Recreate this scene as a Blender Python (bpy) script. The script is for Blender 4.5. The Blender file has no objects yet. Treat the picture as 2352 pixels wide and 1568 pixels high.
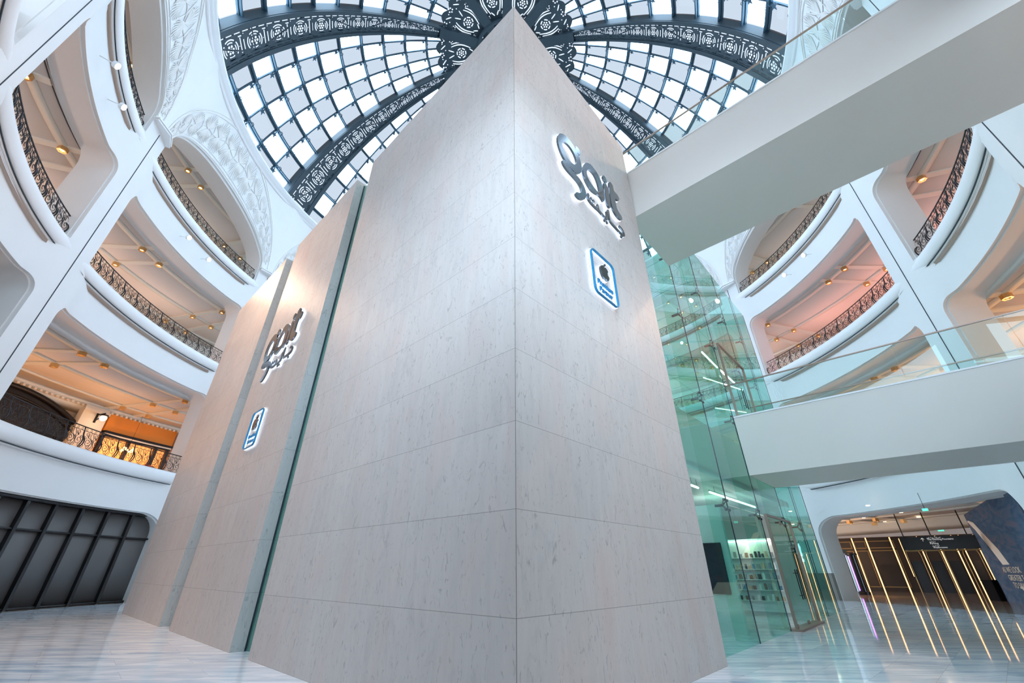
import bpy, bmesh, math, random
from math import sin, cos, pi, radians as R, degrees as D, sqrt, atan2, hypot
from mathutils import Vector, Matrix
random.seed(7)
S = bpy.context.scene
COL = S.collection

# ------------------------------------------------------------------ camera, sky, exposure
cam_d = bpy.data.cameras.new('camera'); cam = bpy.data.objects.new('camera', cam_d); COL.objects.link(cam)
cam.location = (0, 0, 1.48); cam.rotation_euler = (R(90 + 29.25), 0, 0)
cam_d.sensor_width = 36; cam_d.lens = 14.352; cam_d.clip_start = .05; cam_d.clip_end = 400
S.camera = cam
w = bpy.data.worlds.new('sky'); S.world = w; w.use_nodes = True
bg = w.node_tree.nodes['Background']; bg.inputs[0].default_value = (.595, .795, 1.0, 1); bg.inputs[1].default_value = 9.6
S.view_settings.view_transform = 'Standard'; S.view_settings.look = 'None'
try: S.cycles.transparent_max_bounces = 48
except Exception: pass
S.view_settings.exposure = 0.0; S.view_settings.gamma = 1
try: S.view_settings.use_curve_mapping = False
except Exception: pass

# ------------------------------------------------------------------ the place: circle of the atrium, axes of the tower
CX, CY, RW = -.52, 20.9, 20.0
KX, KY = .045, 5.02
LX, LY, RX, RY = -.7343, .6789, .6789, .7343
def P(r, a, z): a = R(a); return Vector((CX + r*sin(a), CY + r*cos(a), z))
def T(l, r, z): return Vector((KX + l*LX + r*RX, KY + l*LY + r*RY, z))
ARR = [-165.0, -137.4, -110.9, -74.6, -38.5, -2.5, 33.0, 69.6, 106.4, 132.6, 160.0]
AR = 19.85

# ------------------------------------------------------------------ materials
def mat(name, base=(.8,.8,.8), rough=.5, metal=0., emis=None, es=0., spec=.5, coat=0.):
    m = bpy.data.materials.new(name); m.use_nodes = True
    b = m.node_tree.nodes['Principled BSDF']
    b.inputs['Base Color'].default_value = (*base, 1); b.inputs['Roughness'].default_value = rough
    b.inputs['Metallic'].default_value = metal; b.inputs['Specular IOR Level'].default_value = spec
    b.inputs['Coat Weight'].default_value = coat
    if emis: b.inputs['Emission Color'].default_value = (*emis, 1); b.inputs['Emission Strength'].default_value = es
    return m
def nd(m, t, **kw):
    n = m.node_tree.nodes.new(t)
    for k, v in kw.items(): setattr(n, k, v)
    return n
def lk(m, a, b): m.node_tree.links.new(a, b)
def val(m, s, x):
    if hasattr(x, 'is_output'): lk(m, x, s)
    else: s.default_value = x
def mth(m, op, a, b=0., c=0.):
    n = nd(m, 'ShaderNodeMath', operation=op)
    val(m, n.inputs[0], a); val(m, n.inputs[1], b); val(m, n.inputs[2], c); return n.outputs[0]
def ramp(m, f, stops):
    n = nd(m, 'ShaderNodeValToRGB'); lk(m, f, n.inputs[0]); e = n.color_ramp.elements
    while len(e) < len(stops): e.new(.5)
    for q, (p, c) in zip(e, stops): q.position = p; q.color = (*c, 1) if len(c) == 3 else c
    return n.outputs[0]
def mix(m, f, a, b, mode='MIX'):
    n = nd(m, 'ShaderNodeMix', data_type='RGBA', blend_type=mode)
    val(m, n.inputs[0], f); val(m, n.inputs[6], a); val(m, n.inputs[7], b); return n.outputs[2]
def noise(m, vec, scale, detail=4, rough=.5, dist=0.):
    n = nd(m, 'ShaderNodeTexNoise'); n.inputs['Scale'].default_value = scale; n.inputs['Detail'].default_value = detail
    n.inputs['Roughness'].default_value = rough; n.inputs['Distortion'].default_value = dist
    if vec is not None: lk(m, vec, n.inputs['Vector'])
    return n.outputs['Fac']
def mapping(m, vec, sc=(1,1,1), rot=(0,0,0), loc=(0,0,0)):
    n = nd(m, 'ShaderNodeMapping'); lk(m, vec, n.inputs[0]); n.inputs['Scale'].default_value = sc
    n.inputs['Rotation'].default_value = rot; n.inputs['Location'].default_value = loc; return n.outputs[0]

# honed marble of the tower: uv = metres along the wall, height
def stone_mat(name, tint, off=0.):
    m = mat(name, tint, .5, spec=.35); b = m.node_tree.nodes['Principled BSDF']
    uv = nd(m, 'ShaderNodeTexCoord').outputs['UV']
    v = mapping(m, uv, (1,1,1), loc=(off, 0, 0))
    br = nd(m, 'ShaderNodeTexBrick'); lk(m, v, br.inputs['Vector'])
    br.offset = .37; br.offset_frequency = 2; br.squash = .8; br.squash_frequency = 3
    for k, x in (('Color1',(.2,.2,.2,1)),('Color2',(.8,.8,.8,1)),('Mortar',(.5,.5,.5,1)),('Scale',1.),('Mortar Size',.0028),('Mortar Smooth',.3),('Bias',0.),('Brick Width',.62),('Row Height',1.0475)): br.inputs[k].default_value = x
    sep = nd(m, 'ShaderNodeSeparateXYZ'); lk(m, v, sep.inputs[0])
    rows = mth(m, 'FRACT', mth(m, 'DIVIDE', sep.outputs[1], 1.0475))
    hl = mth(m, 'LESS_THAN', mth(m, 'ABSOLUTE', mth(m, 'SUBTRACT', rows, .5)), .4968)
    hl = mth(m, 'SUBTRACT', 1., hl)
    streak = noise(m, mapping(m, v, (5.5, .8, 1)), 1.3, 5, .6, .6)
    fleck = noise(m, mapping(m, v, (7.5, 3.2, 1), rot=(0,0,.35)), 1.5, 7, .68, 1.6)
    smud = noise(m, mapping(m, v, (2.6, .9, 1), rot=(0,0,-.2)), 1.1, 6, .7, 1.5)
    cloud = noise(m, mapping(m, v, (1.6, .55, 1)), .9, 2)
    c = mix(m, ramp(m, streak, [(.35,(0,0,0)),(.7,(1,1,1))]), (tint[0]*.925, tint[1]*.925, tint[2]*.93, 1), (*tint, 1))
    c = mix(m, ramp(m, fleck, [(.57,(0,0,0)),(.66,(.95,.95,.95))]), c, (tint[0]*.62, tint[1]*.62, tint[2]*.63, 1))
    c = mix(m, ramp(m, smud, [(.54,(0,0,0)),(.72,(.8,.8,.8))]), c, (tint[0]*.80, tint[1]*.81, tint[2]*.83, 1))
    c = mix(m, ramp(m, cloud, [(.5,(0,0,0)),(.78,(.55,.55,.55))]), c, (tint[0]*1.0, tint[1]*.86, tint[2]*.84, 1))
    c = mix(m, .055, c, br.outputs['Color'], 'OVERLAY')
    c = mix(m, mth(m, 'MULTIPLY', br.outputs['Fac'], .16), c, (.3,.28,.26,1))
    c = mix(m, mth(m, 'MULTIPLY', hl, .8), c, (.22,.2,.18,1))
    lk(m, c, b.inputs['Base Color'])
    bp = nd(m, 'ShaderNodeBump'); bp.inputs['Strength'].default_value = .15; bp.inputs['Distance'].default_value = .01
    lk(m, noise(m, v, 2.0, 3), bp.inputs['Height']); lk(m, bp.outputs[0], b.inputs['Normal'])
    return m
M = {}
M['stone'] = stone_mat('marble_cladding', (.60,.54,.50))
M['stone_side'] = stone_mat('marble_return', (.50,.50,.475), 3.3)  # greyer copy: painted shade on the tower returns, own colour on plinths

# polished marble floor: big slabs, streaks running across
def floor_mat():
    m = mat('polished_marble', (.7,.72,.74), .05, spec=.42); b = m.node_tree.nodes['Principled BSDF']
    b.inputs['Coat Roughness'].default_value = .03
    oc = nd(m, 'ShaderNodeTexCoord').outputs['Object']
    v = mapping(m, oc, (1,1,1), rot=(0,0,R(-42.8)))
    br = nd(m, 'ShaderNodeTexBrick'); lk(m, v, br.inputs['Vector']); br.offset = .5
    for k, x in (('Color1',(0,0,0,1)),('Color2',(1,1,1,1)),('Mortar',(.5,.5,.5,1)),('Scale',1.),('Mortar Size',.004),('Mortar Smooth',.2),('Brick Width',2.1),('Row Height',.72)): br.inputs[k].default_value = x
    br2 = nd(m, 'ShaderNodeTexBrick'); lk(m, v, br2.inputs['Vector']); br2.offset = .5
    for k, x in (('Color1',(0,0,0,1)),('Color2',(1,1,1,1)),('Mortar',(0,0,0,1)),('Scale',1.),('Mortar Size',.0),('Brick Width',2.1),('Row Height',.72),('Bias',-.3)): br2.inputs[k].default_value = x
    sh = nd(m, 'ShaderNodeVectorMath', operation='ADD'); lk(m, mapping(m, oc, (.45, 3.4, 1), rot=(0,0,R(-3))), sh.inputs[0]); lk(m, br2.outputs['Color'], sh.inputs[1])
    st = noise(m, sh.outputs[0], 1.5, 6, .62, .5)
    c = mix(m, ramp(m, st, [(.34,(0,0,0)),(.60,(1,1,1))]), (.47,.59,.71,1), (.93,.94,.95,1))
    c = mix(m, mth(m, 'MULTIPLY', br2.outputs['Color'], .5), c, (.62,.65,.69,1))
    cl = noise(m, mapping(m, oc, (.2,.5,1)), 1.2, 2)
    c = mix(m, ramp(m, cl, [(.45,(0,0,0)),(.75,(.4,.4,.4))]), c, (.80,.70,.68,1))
    c = mix(m, mth(m, 'MULTIPLY', br.outputs['Fac'], .5), c, (.40,.42,.45,1))
    lk(m, c, b.inputs['Base Color'])
    bp = nd(m, 'ShaderNodeBump'); bp.inputs['Strength'].default_value = .022; bp.inputs['Distance'].default_value = .02
    lk(m, noise(m, mapping(m, oc, (1,1,1)), 1.6, 1), bp.inputs['Height'])
    lk(m, bp.outputs[0], b.inputs['Normal'])
    return m
M['floor'] = floor_mat()
M['concourse_floor'] = mat('brown_marble_floor', (.42,.32,.26), .06, spec=.4)
def paint(name, c, rough=.6):
    m = mat(name, c, rough); b = m.node_tree.nodes['Principled BSDF']
    oc = nd(m, 'ShaderNodeTexCoord').outputs['Object']
    f = noise(m, oc, .7, 3)
    lk(m, mix(m, ramp(m, f, [(.3,(0,0,0)),(.8,(1,1,1))]), (c[0]*.97, c[1]*.97, c[2]*.97, 1), (*c, 1)), b.inputs['Base Color'])
    return m
M['white'] = paint('white_plaster', (.80,.81,.815))
M['white2'] = paint('white_moulding', (.83,.84,.85), .42)
M['relief'] = paint('relief_plaster', (.84,.825,.80), .55)
M['soffit'] = paint('reveal_plaster', (.74,.74,.73))
M['ceil'] = paint('ceiling_plaster', (.76,.72,.68))
M['beam'] = paint('ceiling_beam', (.70,.72,.68))
M['bridge'] = paint('bridge_plaster', (.70,.655,.61), .45)
M['gap'] = mat('shadow_gap', (.015,.03,.045), .6)  # near-black colour stands in for groove shade; also seals, joints and slots
M['iron'] = mat('wrought_iron', (.025,.025,.03), .45, .6)
M['steel'] = mat('dome_steel', (.03,.085,.13), .5, .2)
M['steel2'] = mat('dome_steel_plate', (.022,.045,.062), .55, .1)
M['brass'] = mat('brass', (.78,.50,.22), .32, 1.)
M['lampglow'] = mat('lamp_glow', (1,.85,.6), .5, emis=(1,.72,.42), es=9)
M['spotglow'] = mat('projector_glow', (1,1,1), .5, emis=(1,.88,.74), es=9)
M['ledwarm'] = mat('warm_led', (1,.7,.4), .5, emis=(1,.50,.20), es=2.6)
M['ledpurple'] = mat('purple_led', (.5,.3,1), .5, emis=(.42,.16,1), es=3.2)
M['ledwhite'] = mat('white_led', (1,1,1), .5, emis=(1,.93,.86), es=5)
M['halo'] = mat('halo_light', (1,1,1), .5, emis=(.66,.80,1), es=1.9)
M['signmetal'] = mat('sign_face', (.16,.19,.22), .14, 1.)
M['signblue'] = mat('sign_blue', (.02,.22,.42), .35, .3)
M['darkpanel'] = mat('grey_metal_panel', (.125,.12,.118), .42, .25)
M['mullion'] = mat('black_mullion', (.012,.012,.014), .35, .3)
M['black'] = mat('black_gloss', (.012,.014,.018), .2)
M['gold'] = mat('dark_gold_trim', (.34,.22,.09), .4, .7)
M['darkwood'] = mat('dark_facade', (.035,.022,.016), .35)
M['orange'] = mat('orange_fascia', (.78,.25,.02), .6)
M['bronze'] = mat('bronze_frame', (.34,.25,.21), .35, .7)
M['cream'] = paint('cream_paint', (.80,.72,.60))
M['darkbin'] = mat('matt_black', (.01,.01,.012), .9, spec=.1)
M['shopglow'] = mat('shop_interior', (.7,.35,.12), .6, emis=(1,.36,.09), es=1.1)
M['chandelier'] = mat('chandelier_glow', (1,.7,.3), .5, emis=(1,.55,.18), es=7)
M['text'] = mat('sign_lettering', (.85,.85,.85), .5, emis=(1,1,1), es=.5)
M['exit'] = mat('exit_green', (.05,.6,.4), .4, emis=(.1,.8,.55), es=1.3)
M['rug'] = mat('shop_goods', (.42,.12,.08), .8)
def hoard_mat():
    m = mat('blue_hoarding', (.06,.1,.17), .85, spec=.15); b = m.node_tree.nodes['Principled BSDF']
    oc = nd(m, 'ShaderNodeTexCoord').outputs['Object']
    f = noise(m, mapping(m, oc, (.5,.5,2.2), rot=(R(25),R(25),0)), 1.3, 6, .62, 1.0)
    lk(m, ramp(m, f, [(.3,(.045,.07,.14)),(.5,(.065,.12,.19)),(.7,(.16,.13,.18))]), b.inputs['Base Color']); return m
M['hoard'] = hoard_mat()
def glass_mat(name, tint, refl=1.0, ior=1.5):
    m = bpy.data.materials.new(name); m.use_nodes = True; n = m.node_tree.nodes; n.clear()
    o = n.new('ShaderNodeOutputMaterial'); t = n.new('ShaderNodeBsdfTransparent'); g = n.new('ShaderNodeBsdfGlossy'); x = n.new('ShaderNodeMixShader')
    f = n.new('ShaderNodeFresnel'); f.inputs[0].default_value = ior
    t.inputs[0].default_value = (*tint, 1); g.inputs['Roughness'].default_value = .0; g.inputs[0].default_value = (refl*.85, refl, refl*.97, 1)
    L = m.node_tree.links; ge = n.new('ShaderNodeNewGeometry'); mu = n.new('ShaderNodeMath'); mu.operation = 'MULTIPLY_ADD'; mu.inputs[1].default_value = -1; mu.inputs[2].default_value = 1
    L.new(ge.outputs['Backfacing'], mu.inputs[0]); m2 = n.new('ShaderNodeMath'); m2.operation = 'MULTIPLY'; L.new(mu.outputs[0], m2.inputs[0]); L.new(f.outputs[0], m2.inputs[1]); L.new(m2.outputs[0], x.inputs[0]); L.new(t.outputs[0], x.inputs[1]); L.new(g.outputs[0], x.inputs[2]); L.new(x.outputs[0], o.inputs[0])
    return m
M['glass'] = glass_mat('green_glass', (.72,.915,.88))
M['fin'] = glass_mat('glass_fin', (.80,.95,.90))
M['clearglass'] = glass_mat('rail_glass', (.90,.965,.955))
M['skyclear'] = glass_mat('clear_skylight', (.9,.9,.9), .3, 1.2)
M['skyfrost'] = glass_mat('fritted_skylight', (.110,.097,.091), .3, 1.2)

M['skyrib'] = glass_mat('rib_sky_dimmer', (.155,.135,.128), .3, 1.2)  # tinted sheets added behind ribs and hub to dim the sky

# ------------------------------------------------------------------ objects
def tag(o, label=None, cat=None, group=None, kind=None):
    if label: o['label'] = label
    if cat: o['category'] = cat
    if group: o['group'] = group
    if kind: o['kind'] = kind
    return o
def thing(name, loc, label, cat, group=None, rz=0.):
    o = bpy.data.objects.new(name, None); COL.objects.link(o); o.location = loc; o.rotation_euler = (0, 0, rz); o.empty_display_size = .2
    return tag(o, label, cat, group)
def wmat(o):
    m = Matrix.LocRotScale(o.location, o.rotation_euler, o.scale)
    return wmat(o.parent) @ m if o.parent else m
class MB:
    def __init__(s): s.v = []; s.f = []; s.uv = []; s.sm = []
    def quad(s, a, b, c, d, uv=None, smooth=False):
        i = len(s.v); s.v += [a, b, c, d]; s.f.append((i, i+1, i+2, i+3)); s.uv.append(uv); s.sm.append(smooth)
    def poly(s, pts, uv=None, smooth=False):
        i = len(s.v); s.v += list(pts); s.f.append(tuple(range(i, i+len(pts)))); s.uv.append(uv); s.sm.append(smooth)
    def grid(s, rows, closed=False, smooth=True):
        i = len(s.v); n = len(rows[0])
        for r in rows: s.v += list(r)
        for a in range(len(rows)-1):
            for b in range(n if closed else n-1):
                c = (b+1) % n
                s.f.append((i+a*n+b, i+a*n+c, i+(a+1)*n+c, i+(a+1)*n+b)); s.uv.append(None); s.sm.append(smooth)
    def hexa(s, p, uvf=None):          # 8 corners: 4 bottom, 4 top
        i = len(s.v); s.v += list(p)
        for q in ((3,2,1,0),(4,5,6,7),(0,1,5,4),(1,2,6,5),(2,3,7,6),(3,0,4,7)):
            s.f.append(tuple(i+k for k in q)); s.uv.append(None if uvf is None else [uvf(p[k], q) for k in q]); s.sm.append(False)
    def box(s, x0, x1, y0, y1, z0, z1):
        s.hexa([Vector(q) for q in ((x0,y0,z0),(x1,y0,z0),(x1,y1,z0),(x0,y1,z0),(x0,y0,z1),(x1,y0,z1),(x1,y1,z1),(x0,y1,z1))])
    def tbox(s, l0, l1, r0, r1, z0, z1):
        s.hexa([T(l0,r0,z0),T(l0,r1,z0),T(l1,r1,z0),T(l1,r0,z0),T(l0,r0,z1),T(l0,r1,z1),T(l1,r1,z1),T(l1,r0,z1)])
    def pbox(s, r0, r1, a0, a1, z0, z1, n=1):   # block on the atrium circle
        for k in range(n):
            b0 = a0+(a1-a0)*k/n; b1 = a0+(a1-a0)*(k+1)/n
            s.hexa([P(r0,b0,z0),P(r0,b1,z0),P(r1,b1,z0),P(r1,b0,z0),P(r0,b0,z1),P(r0,b1,z1),P(r1,b1,z1),P(r1,b0,z1)])
    def ring(s, prof, a0, a1, n, closed=True, caps=True):   # sweep (r,z) profile along the circle
        rows = [[P(r, a0+(a1-a0)*k/n, z) for r, z in prof] for k in range(n+1)]
        s.grid(rows, closed)
        if caps and closed: s.poly(rows[0][::-1]); s.poly(rows[-1])
    def tube(s, pts, rad, n=5, caps=True):
        pts = [Vector(p) for p in pts]; rows = []; up = Vector((0,0,1)); prev = None
        for i, p in enumerate(pts):
            t = (pts[min(i+1, len(pts)-1)] - pts[max(i-1, 0)])
            if t.length < 1e-9: t = Vector((0,0,1))
            t.normalize()
            a = prev if prev is not None else (up if abs(t.z) < .9 else Vector((1,0,0)))
            u = a - t*a.dot(t)
            if u.length < 1e-5: u = t.orthogonal()
            u.normalize(); prev = u; v = t.cross(u); r = rad[i] if isinstance(rad, (list, tuple)) else rad
            rows.append([p + (u*cos(2*pi*k/n) + v*sin(2*pi*k/n))*r for k in range(n)])
        s.grid(rows, True)
        if caps: s.poly(rows[0][::-1]); s.poly(rows[-1])
    def disc(s, c, nrm, rad, depth, n=12):
        nrm = Vector(nrm).normalized(); s.tube([Vector(c), Vector(c)+nrm*depth], rad, n)
    def build(s, name, m, parent=None, bevel=0.):
        me = bpy.data.meshes.new(name)
        V = s.v
        if parent is not None:
            inv = wmat(parent).inverted(); V = [inv @ v for v in V]
        me.from_pydata([tuple(v) for v in V], [], s.f); me.materials.append(m)
        for p, sm in zip(me.polygons, s.sm): p.use_smooth = sm
        if any(u is not None for u in s.uv):
            ul = me.uv_layers.new(name='UVMap')
            for p, u in zip(me.polygons, s.uv):
                if u is not None:
                    for li, q in zip(p.loop_indices, u): ul.data[li].uv = q
        me.validate(); me.update()
        o = bpy.data.objects.new(name, me); COL.objects.link(o); o.parent = parent
        if bevel:
            b = o.modifiers.new('bevel', 'BEVEL'); b.width = bevel; b.segments = 2; b.limit_method = 'ANGLE'
        return o
def struct(name, mb, m): return tag(mb.build(name, m), kind='structure')
def copy_tree(o, parent=None):
    c = o.copy(); COL.objects.link(c); c.parent = parent
    for ch in [x for x in bpy.data.objects if x.parent == o]: copy_tree(ch, c)
    return c
CH = {}
def dup(o):          # copy a thing with its parts and sub-parts, fast child lookup
    def kids(x):
        if x.name not in CH: CH[x.name] = [y for y in COL.objects if y.parent == x]
        return CH[x.name]
    def cp(x, par):
        k = kids(x); c = x.copy(); COL.objects.link(c); c.parent = par
        for y in k: cp(y, c)
        return c
    return cp(o, None)

# filled 2-D shapes with holes -> triangles, through a 2-D curve
def fill2d(loops, extrude=0.):
    cu = bpy.data.curves.new('tmp', 'CURVE'); cu.dimensions = '2D'; cu.fill_mode = 'BOTH' if extrude else 'BOTH'; cu.extrude = extrude
    for lp in loops:
        sp = cu.splines.new('POLY'); sp.points.add(len(lp)-1); sp.use_cyclic_u = True
        for p, q in zip(sp.points, lp): p.co = (q[0], q[1], 0, 1)
    ob = bpy.data.objects.new('tmp', cu); COL.objects.link(ob)
    dg = bpy.context.evaluated_depsgraph_get(); me = ob.evaluated_get(dg).to_mesh()
    v = [tuple(x.co) for x in me.vertices]; f = [tuple(p.vertices) for p in me.polygons]
    ob.evaluated_get(dg).to_mesh_clear(); bpy.data.objects.remove(ob); bpy.data.curves.remove(cu)
    return v, f
def text2d(s, size, extrude=0., align='CENTER'):
    cu = bpy.data.curves.new('tmp', 'FONT'); cu.body = s; cu.size = size; cu.extrude = extrude; cu.align_x = align; cu.resolution_u = 3
    ob = bpy.data.objects.new('tmp', cu); COL.objects.link(ob)
    dg = bpy.context.evaluated_depsgraph_get(); me = ob.evaluated_get(dg).to_mesh()
    v = [tuple(x.co) for x in me.vertices]; f = [tuple(p.vertices) for p in me.polygons]
    ob.evaluated_get(dg).to_mesh_clear(); bpy.data.objects.remove(ob); bpy.data.curves.remove(cu)
    return v, f
def mapped(mb, vf, fn):
    i = len(mb.v); mb.v += [fn(*v) for v in vf[0]]
    for f in vf[1]: mb.f.append(tuple(i+k for k in f)); mb.uv.append(None); mb.sm.append(False)

# ================================================================== FLOOR
b = MB(); n = 120
b.poly([P(AR+.2, 360*k/n, 0) for k in range(n)][::-1]); struct('floor', b, M['floor'])
b = MB(); b.grid([[P(AR-.6, 360*k/n, -.001) for k in range(n+1)], [P(62, 360*k/n, -.001) for k in range(n+1)]], smooth=False)
struct('floor', b, M['concourse_floor'])

# ================================================================== ATRIUM WALLS
def bayr(th, a0, a1, z):
    d = max(0, min(th-a0, a1-th)); k = min(1, max(0, (d-2.45)/2.6)); k = k*k*(3-2*k)
    low = min(1, max(0, (22.6-z)/1.8)); r = AR+.06*min(1, d/2.45)+k*(.26*low+.09*(1-low))
    if z > 22.4: r -= .55*((z-22.4)/7.5)**2
    return r
# levels: cell bottom, cell top, opening bottom, opening top
LEV = {'G': (-.6, 5.86, -.4, 4.28), 'C': (5.86, 13.16, 6.5, 11.56), 'B': (13.16, 20.46, 13.8, 18.62), 'A': (20.46, 29.95, 21.1, 22.4)}
CEILZ = {'G': 4.55, 'C': 11.62, 'B': 18.85, 'A': 26.1}
FLZ = {'C': 6.3, 'B': 13.45, 'A': 20.75}
def contour(a0, a1, lev, n=28, grow=0.):
    zc0, zc1, z0, z1 = LEV[lev]; e = 2.45; l, r_ = a0+e, a1-e; mid = (l+r_)/2; hw = (r_-l)/2; g = grow/ .349
    pts = []
    def arc(cx_, cz, rx, rz, t0, t1, k):
        for j in range(k+1):
            t = t0+(t1-t0)*j/k; pts.append((cx_+rx*cos(t), cz+rz*sin(t)))
    for j in range(n): pts.append((l+(r_-l)*j/n, z0))          # bottom, left to right
    if lev == 'A':
        for j in range(8): pts.append((r_, z0+(z1-z0)*j/8))
        arc(mid, z1, hw, 3.35*(hw/15.7)**.5, 0, pi, 48)
        for j in range(1, 8): pts.append((l, z1-(z1-z0)*j/8))
    else:
        rz = {'G': 1.0, 'C': .62, 'B': .8}[lev]; rx = {'G': 3.2, 'C': 1.7, 'B': 2.0}[lev]
        for j in range(10): pts.append((r_, z0+(z1-rz-z0)*j/10))
        arc(r_-rx, z1-rz, rx, rz, 0, pi/2, 8)
        for j in range(1, n): pts.append((r_-rx-(r_-l-2*rx)*j/n, z1))
        arc(l+rx, z1-rz, rx, rz, pi/2, pi, 8)
        for j in range(1, 10): pts.append((l, z1-rz-(z1-rz-z0)*j/10))
    if grow:
        mz = (z0+z1)/2; pts = [(mid+(x-mid)*(1-g/hw), z0+(z-z0)*(1-grow/(z1-z0))) for x, z in pts]
    return pts, mid
def wall_cell(mb, a0, a1, lev, K, back=False):
    zc0, zc1, z0, z1 = LEV[lev]; pts, mid = contour(a0, a1, lev); m0 = (z0+z1)/2
    outer = []
    for x, z in pts:
        dx, dz = x-mid, z-m0; t = 1e9
        if abs(dx) > 1e-6: t = min(t, ((a1 if dx > 0 else a0)-mid)/dx)
        if abs(dz) > 1e-6: t = min(t, ((zc1 if dz > 0 else zc0)-m0)/dz)
        outer.append([mid+dx*t, m0+dz*t])
    for c in ((a0,zc0),(a1,zc0),(a1,zc1),(a0,zc1)):
        k = min(range(len(outer)), key=lambda i: ((outer[i][0]-c[0])*.35)**2+(outer[i][1]-c[1])**2); outer[k] = list(c)
    rf = (lambda th, z: 21.3) if back else (lambda th, z: bayr(th, a0, a1, z))
    rows = []
    for k in range(K+1):
        t = k/K; row = []
        for (x, z), (X, Z) in zip(pts, outer):
            th = x+(X-x)*t; zz = z+(Z-z)*t; row.append(P(rf(th, zz), th, zz))
        rows.append(row if not back else row[::-1])
    mb.grid(rows, True)
def reveal(mb, a0, a1, lev):
    p0, _ = contour(a0, a1, lev); p1, _ = contour(a0, a1, lev, grow=.05)
    rows = [[P(bayr(x, a0, a1, z), x, z) for x, z in p0], [P(bayr(x, a0, a1, z)+.13, x, z) for x, z in p0], [P(bayr(x, a0, a1, z)+.14, x, z) for x, z in p1], [P(21.3, x, z) for x, z in p1]]
    for k in range(3): mb.grid(rows[k:k+2], True)
side = lambda a: 'left' if a < -30 else ('right' if a > 30 else 'back')
DET = {}   # bays with galleries
for i in range(1, len(ARR)-2):
    a0, a1 = ARR[i], ARR[i+1]
    if a1-a0 < 5: continue
    hidden = a0 in (-38.5, -2.5)
    mb = MB(); rv = MB()
    if hidden:
        mb.grid([[P(bayr(th, a0, a1, z), th, z) for th in [a0+(a1-a0)*k/24 for k in range(25)]] for z in (0, 10, 20, 22.4, 24, 26, 28, 29.95)])
        struct('wall_'+side((a0+a1)/2), mb, M['white']); continue
    for lev in 'GCBA':
        wall_cell(mb, a0, a1, lev, 8 if lev == 'A' else 4); wall_cell(mb, a0, a1, lev, 1, True); reveal(rv, a0, a1, lev)
    struct('wall_'+side((a0+a1)/2), mb, M['white']); struct('wall_'+side((a0+a1)/2), rv, M['soffit'])
    DET[i] = (a0, a1)
# entrance bays beside the camera
for (a0, a1) in ((ARR[0], ARR[1]), (ARR[9], ARR[10])):
    mb = MB(); rv = MB()
    for lev in 'GCBA':
        wall_cell(mb, a0, a1, lev, 8 if lev == 'A' else 4); wall_cell(mb, a0, a1, lev, 1, True); reveal(rv, a0, a1, lev)
    struct('wall_'+side((a0+a1)/2), mb, M['white']); struct('wall_'+side((a0+a1)/2), rv, M['soffit'])
# entrance bay behind the viewer: low portal, unseen tall opening added above to light the tower
mb = MB(); rv = MB(); wall_cell(mb, -200.0, -165.0, 'G', 4); wall_cell(mb, -200.0, -165.0, 'G', 1, True); reveal(rv, -200.0, -165.0, 'G')
mb.grid([[P(20, th, z) for th in [-200+35*k/20 for k in range(21)]] for z in (10.5, 16, 22.4, 24, 26, 28, 29.95)]); struct('wall_entrance', mb, M['white']); struct('wall_entrance', rv, M['soffit'])
b = MB(); b.ring([(20, 5.5), (32, 5.5), (32, 5.86), (20, 5.86)], -200, -165, 20); struct('ceiling', b, M['ceil'])
b = MB(); b.ring([(31.7, 0), (32, 0), (32, 5.86), (31.7, 5.86)], -200, -165, 20); struct('wall_entrance_back', b, M['cream'])
# dark strips standing in for the shade of the arris grooves + capitals
for a in ARR[1:-1]:
    if a in (-2.5,): continue
    b = MB(); b.pbox(AR-.012, AR+.05, a-.06, a+.06, 0, 22.0); struct('trim_arris_shade', b, M['gap'])
    if a in (-38.5,): continue
    sd_ = 'left' if a < 0 else 'right'
    nm = {-137.4:'nearest the left picture edge', -110.9:'on the second left pier, between the top two galleries', -74.6:'on the left pier beside the marble tower', 33.:'on the hidden right pier behind the tower', 69.6:'on the right pier just behind the glass wall', 106.4:'on the right pier crossed by the upper bridge', 132.6:'on the right pier at the picture corner'}[a]
    c = thing('pier_capital', P(AR-.2, a, 22.0), 'white angular capital '+nm, 'capital', None)
    def vee(mb, o, z0, z1, w):
        pts = [(a-w-.3, 19.99-o*.8), (a, AR-o*1.3), (a+w+.3, 19.99-o*.8)]; back = [(a+w, 20.15), (a, 20.15), (a-w, 20.15)]
        lo = [P(r, t, z0) for t, r in pts+back]; hi = [P(r, t, z1) for t, r in pts+back]
        mb.poly(lo[::-1]); mb.poly(hi)
        for k in range(6): mb.quad(lo[k], lo[(k+1)%6], hi[(k+1)%6], hi[k])
    b = MB(); vee(b, .34, 22.14, 22.24, 2.3); vee(b, .38, 22.26, 22.36, 2.35); b.build('capital_block', M['white2'], c)
    b = MB(); vee(b, .33, 22.24, 22.26, 2.28); b.build('shadow_line', M['gap'], c)
# low stone plinths on the piers of the right arcade
for a in (69.6, 106.4):
    b = MB(); b.pbox(AR-.03, 21.32, a-2.5, a+2.5, 0, 1.33, 2); struct('baseboard_right', b, M['stone_side'])

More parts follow.
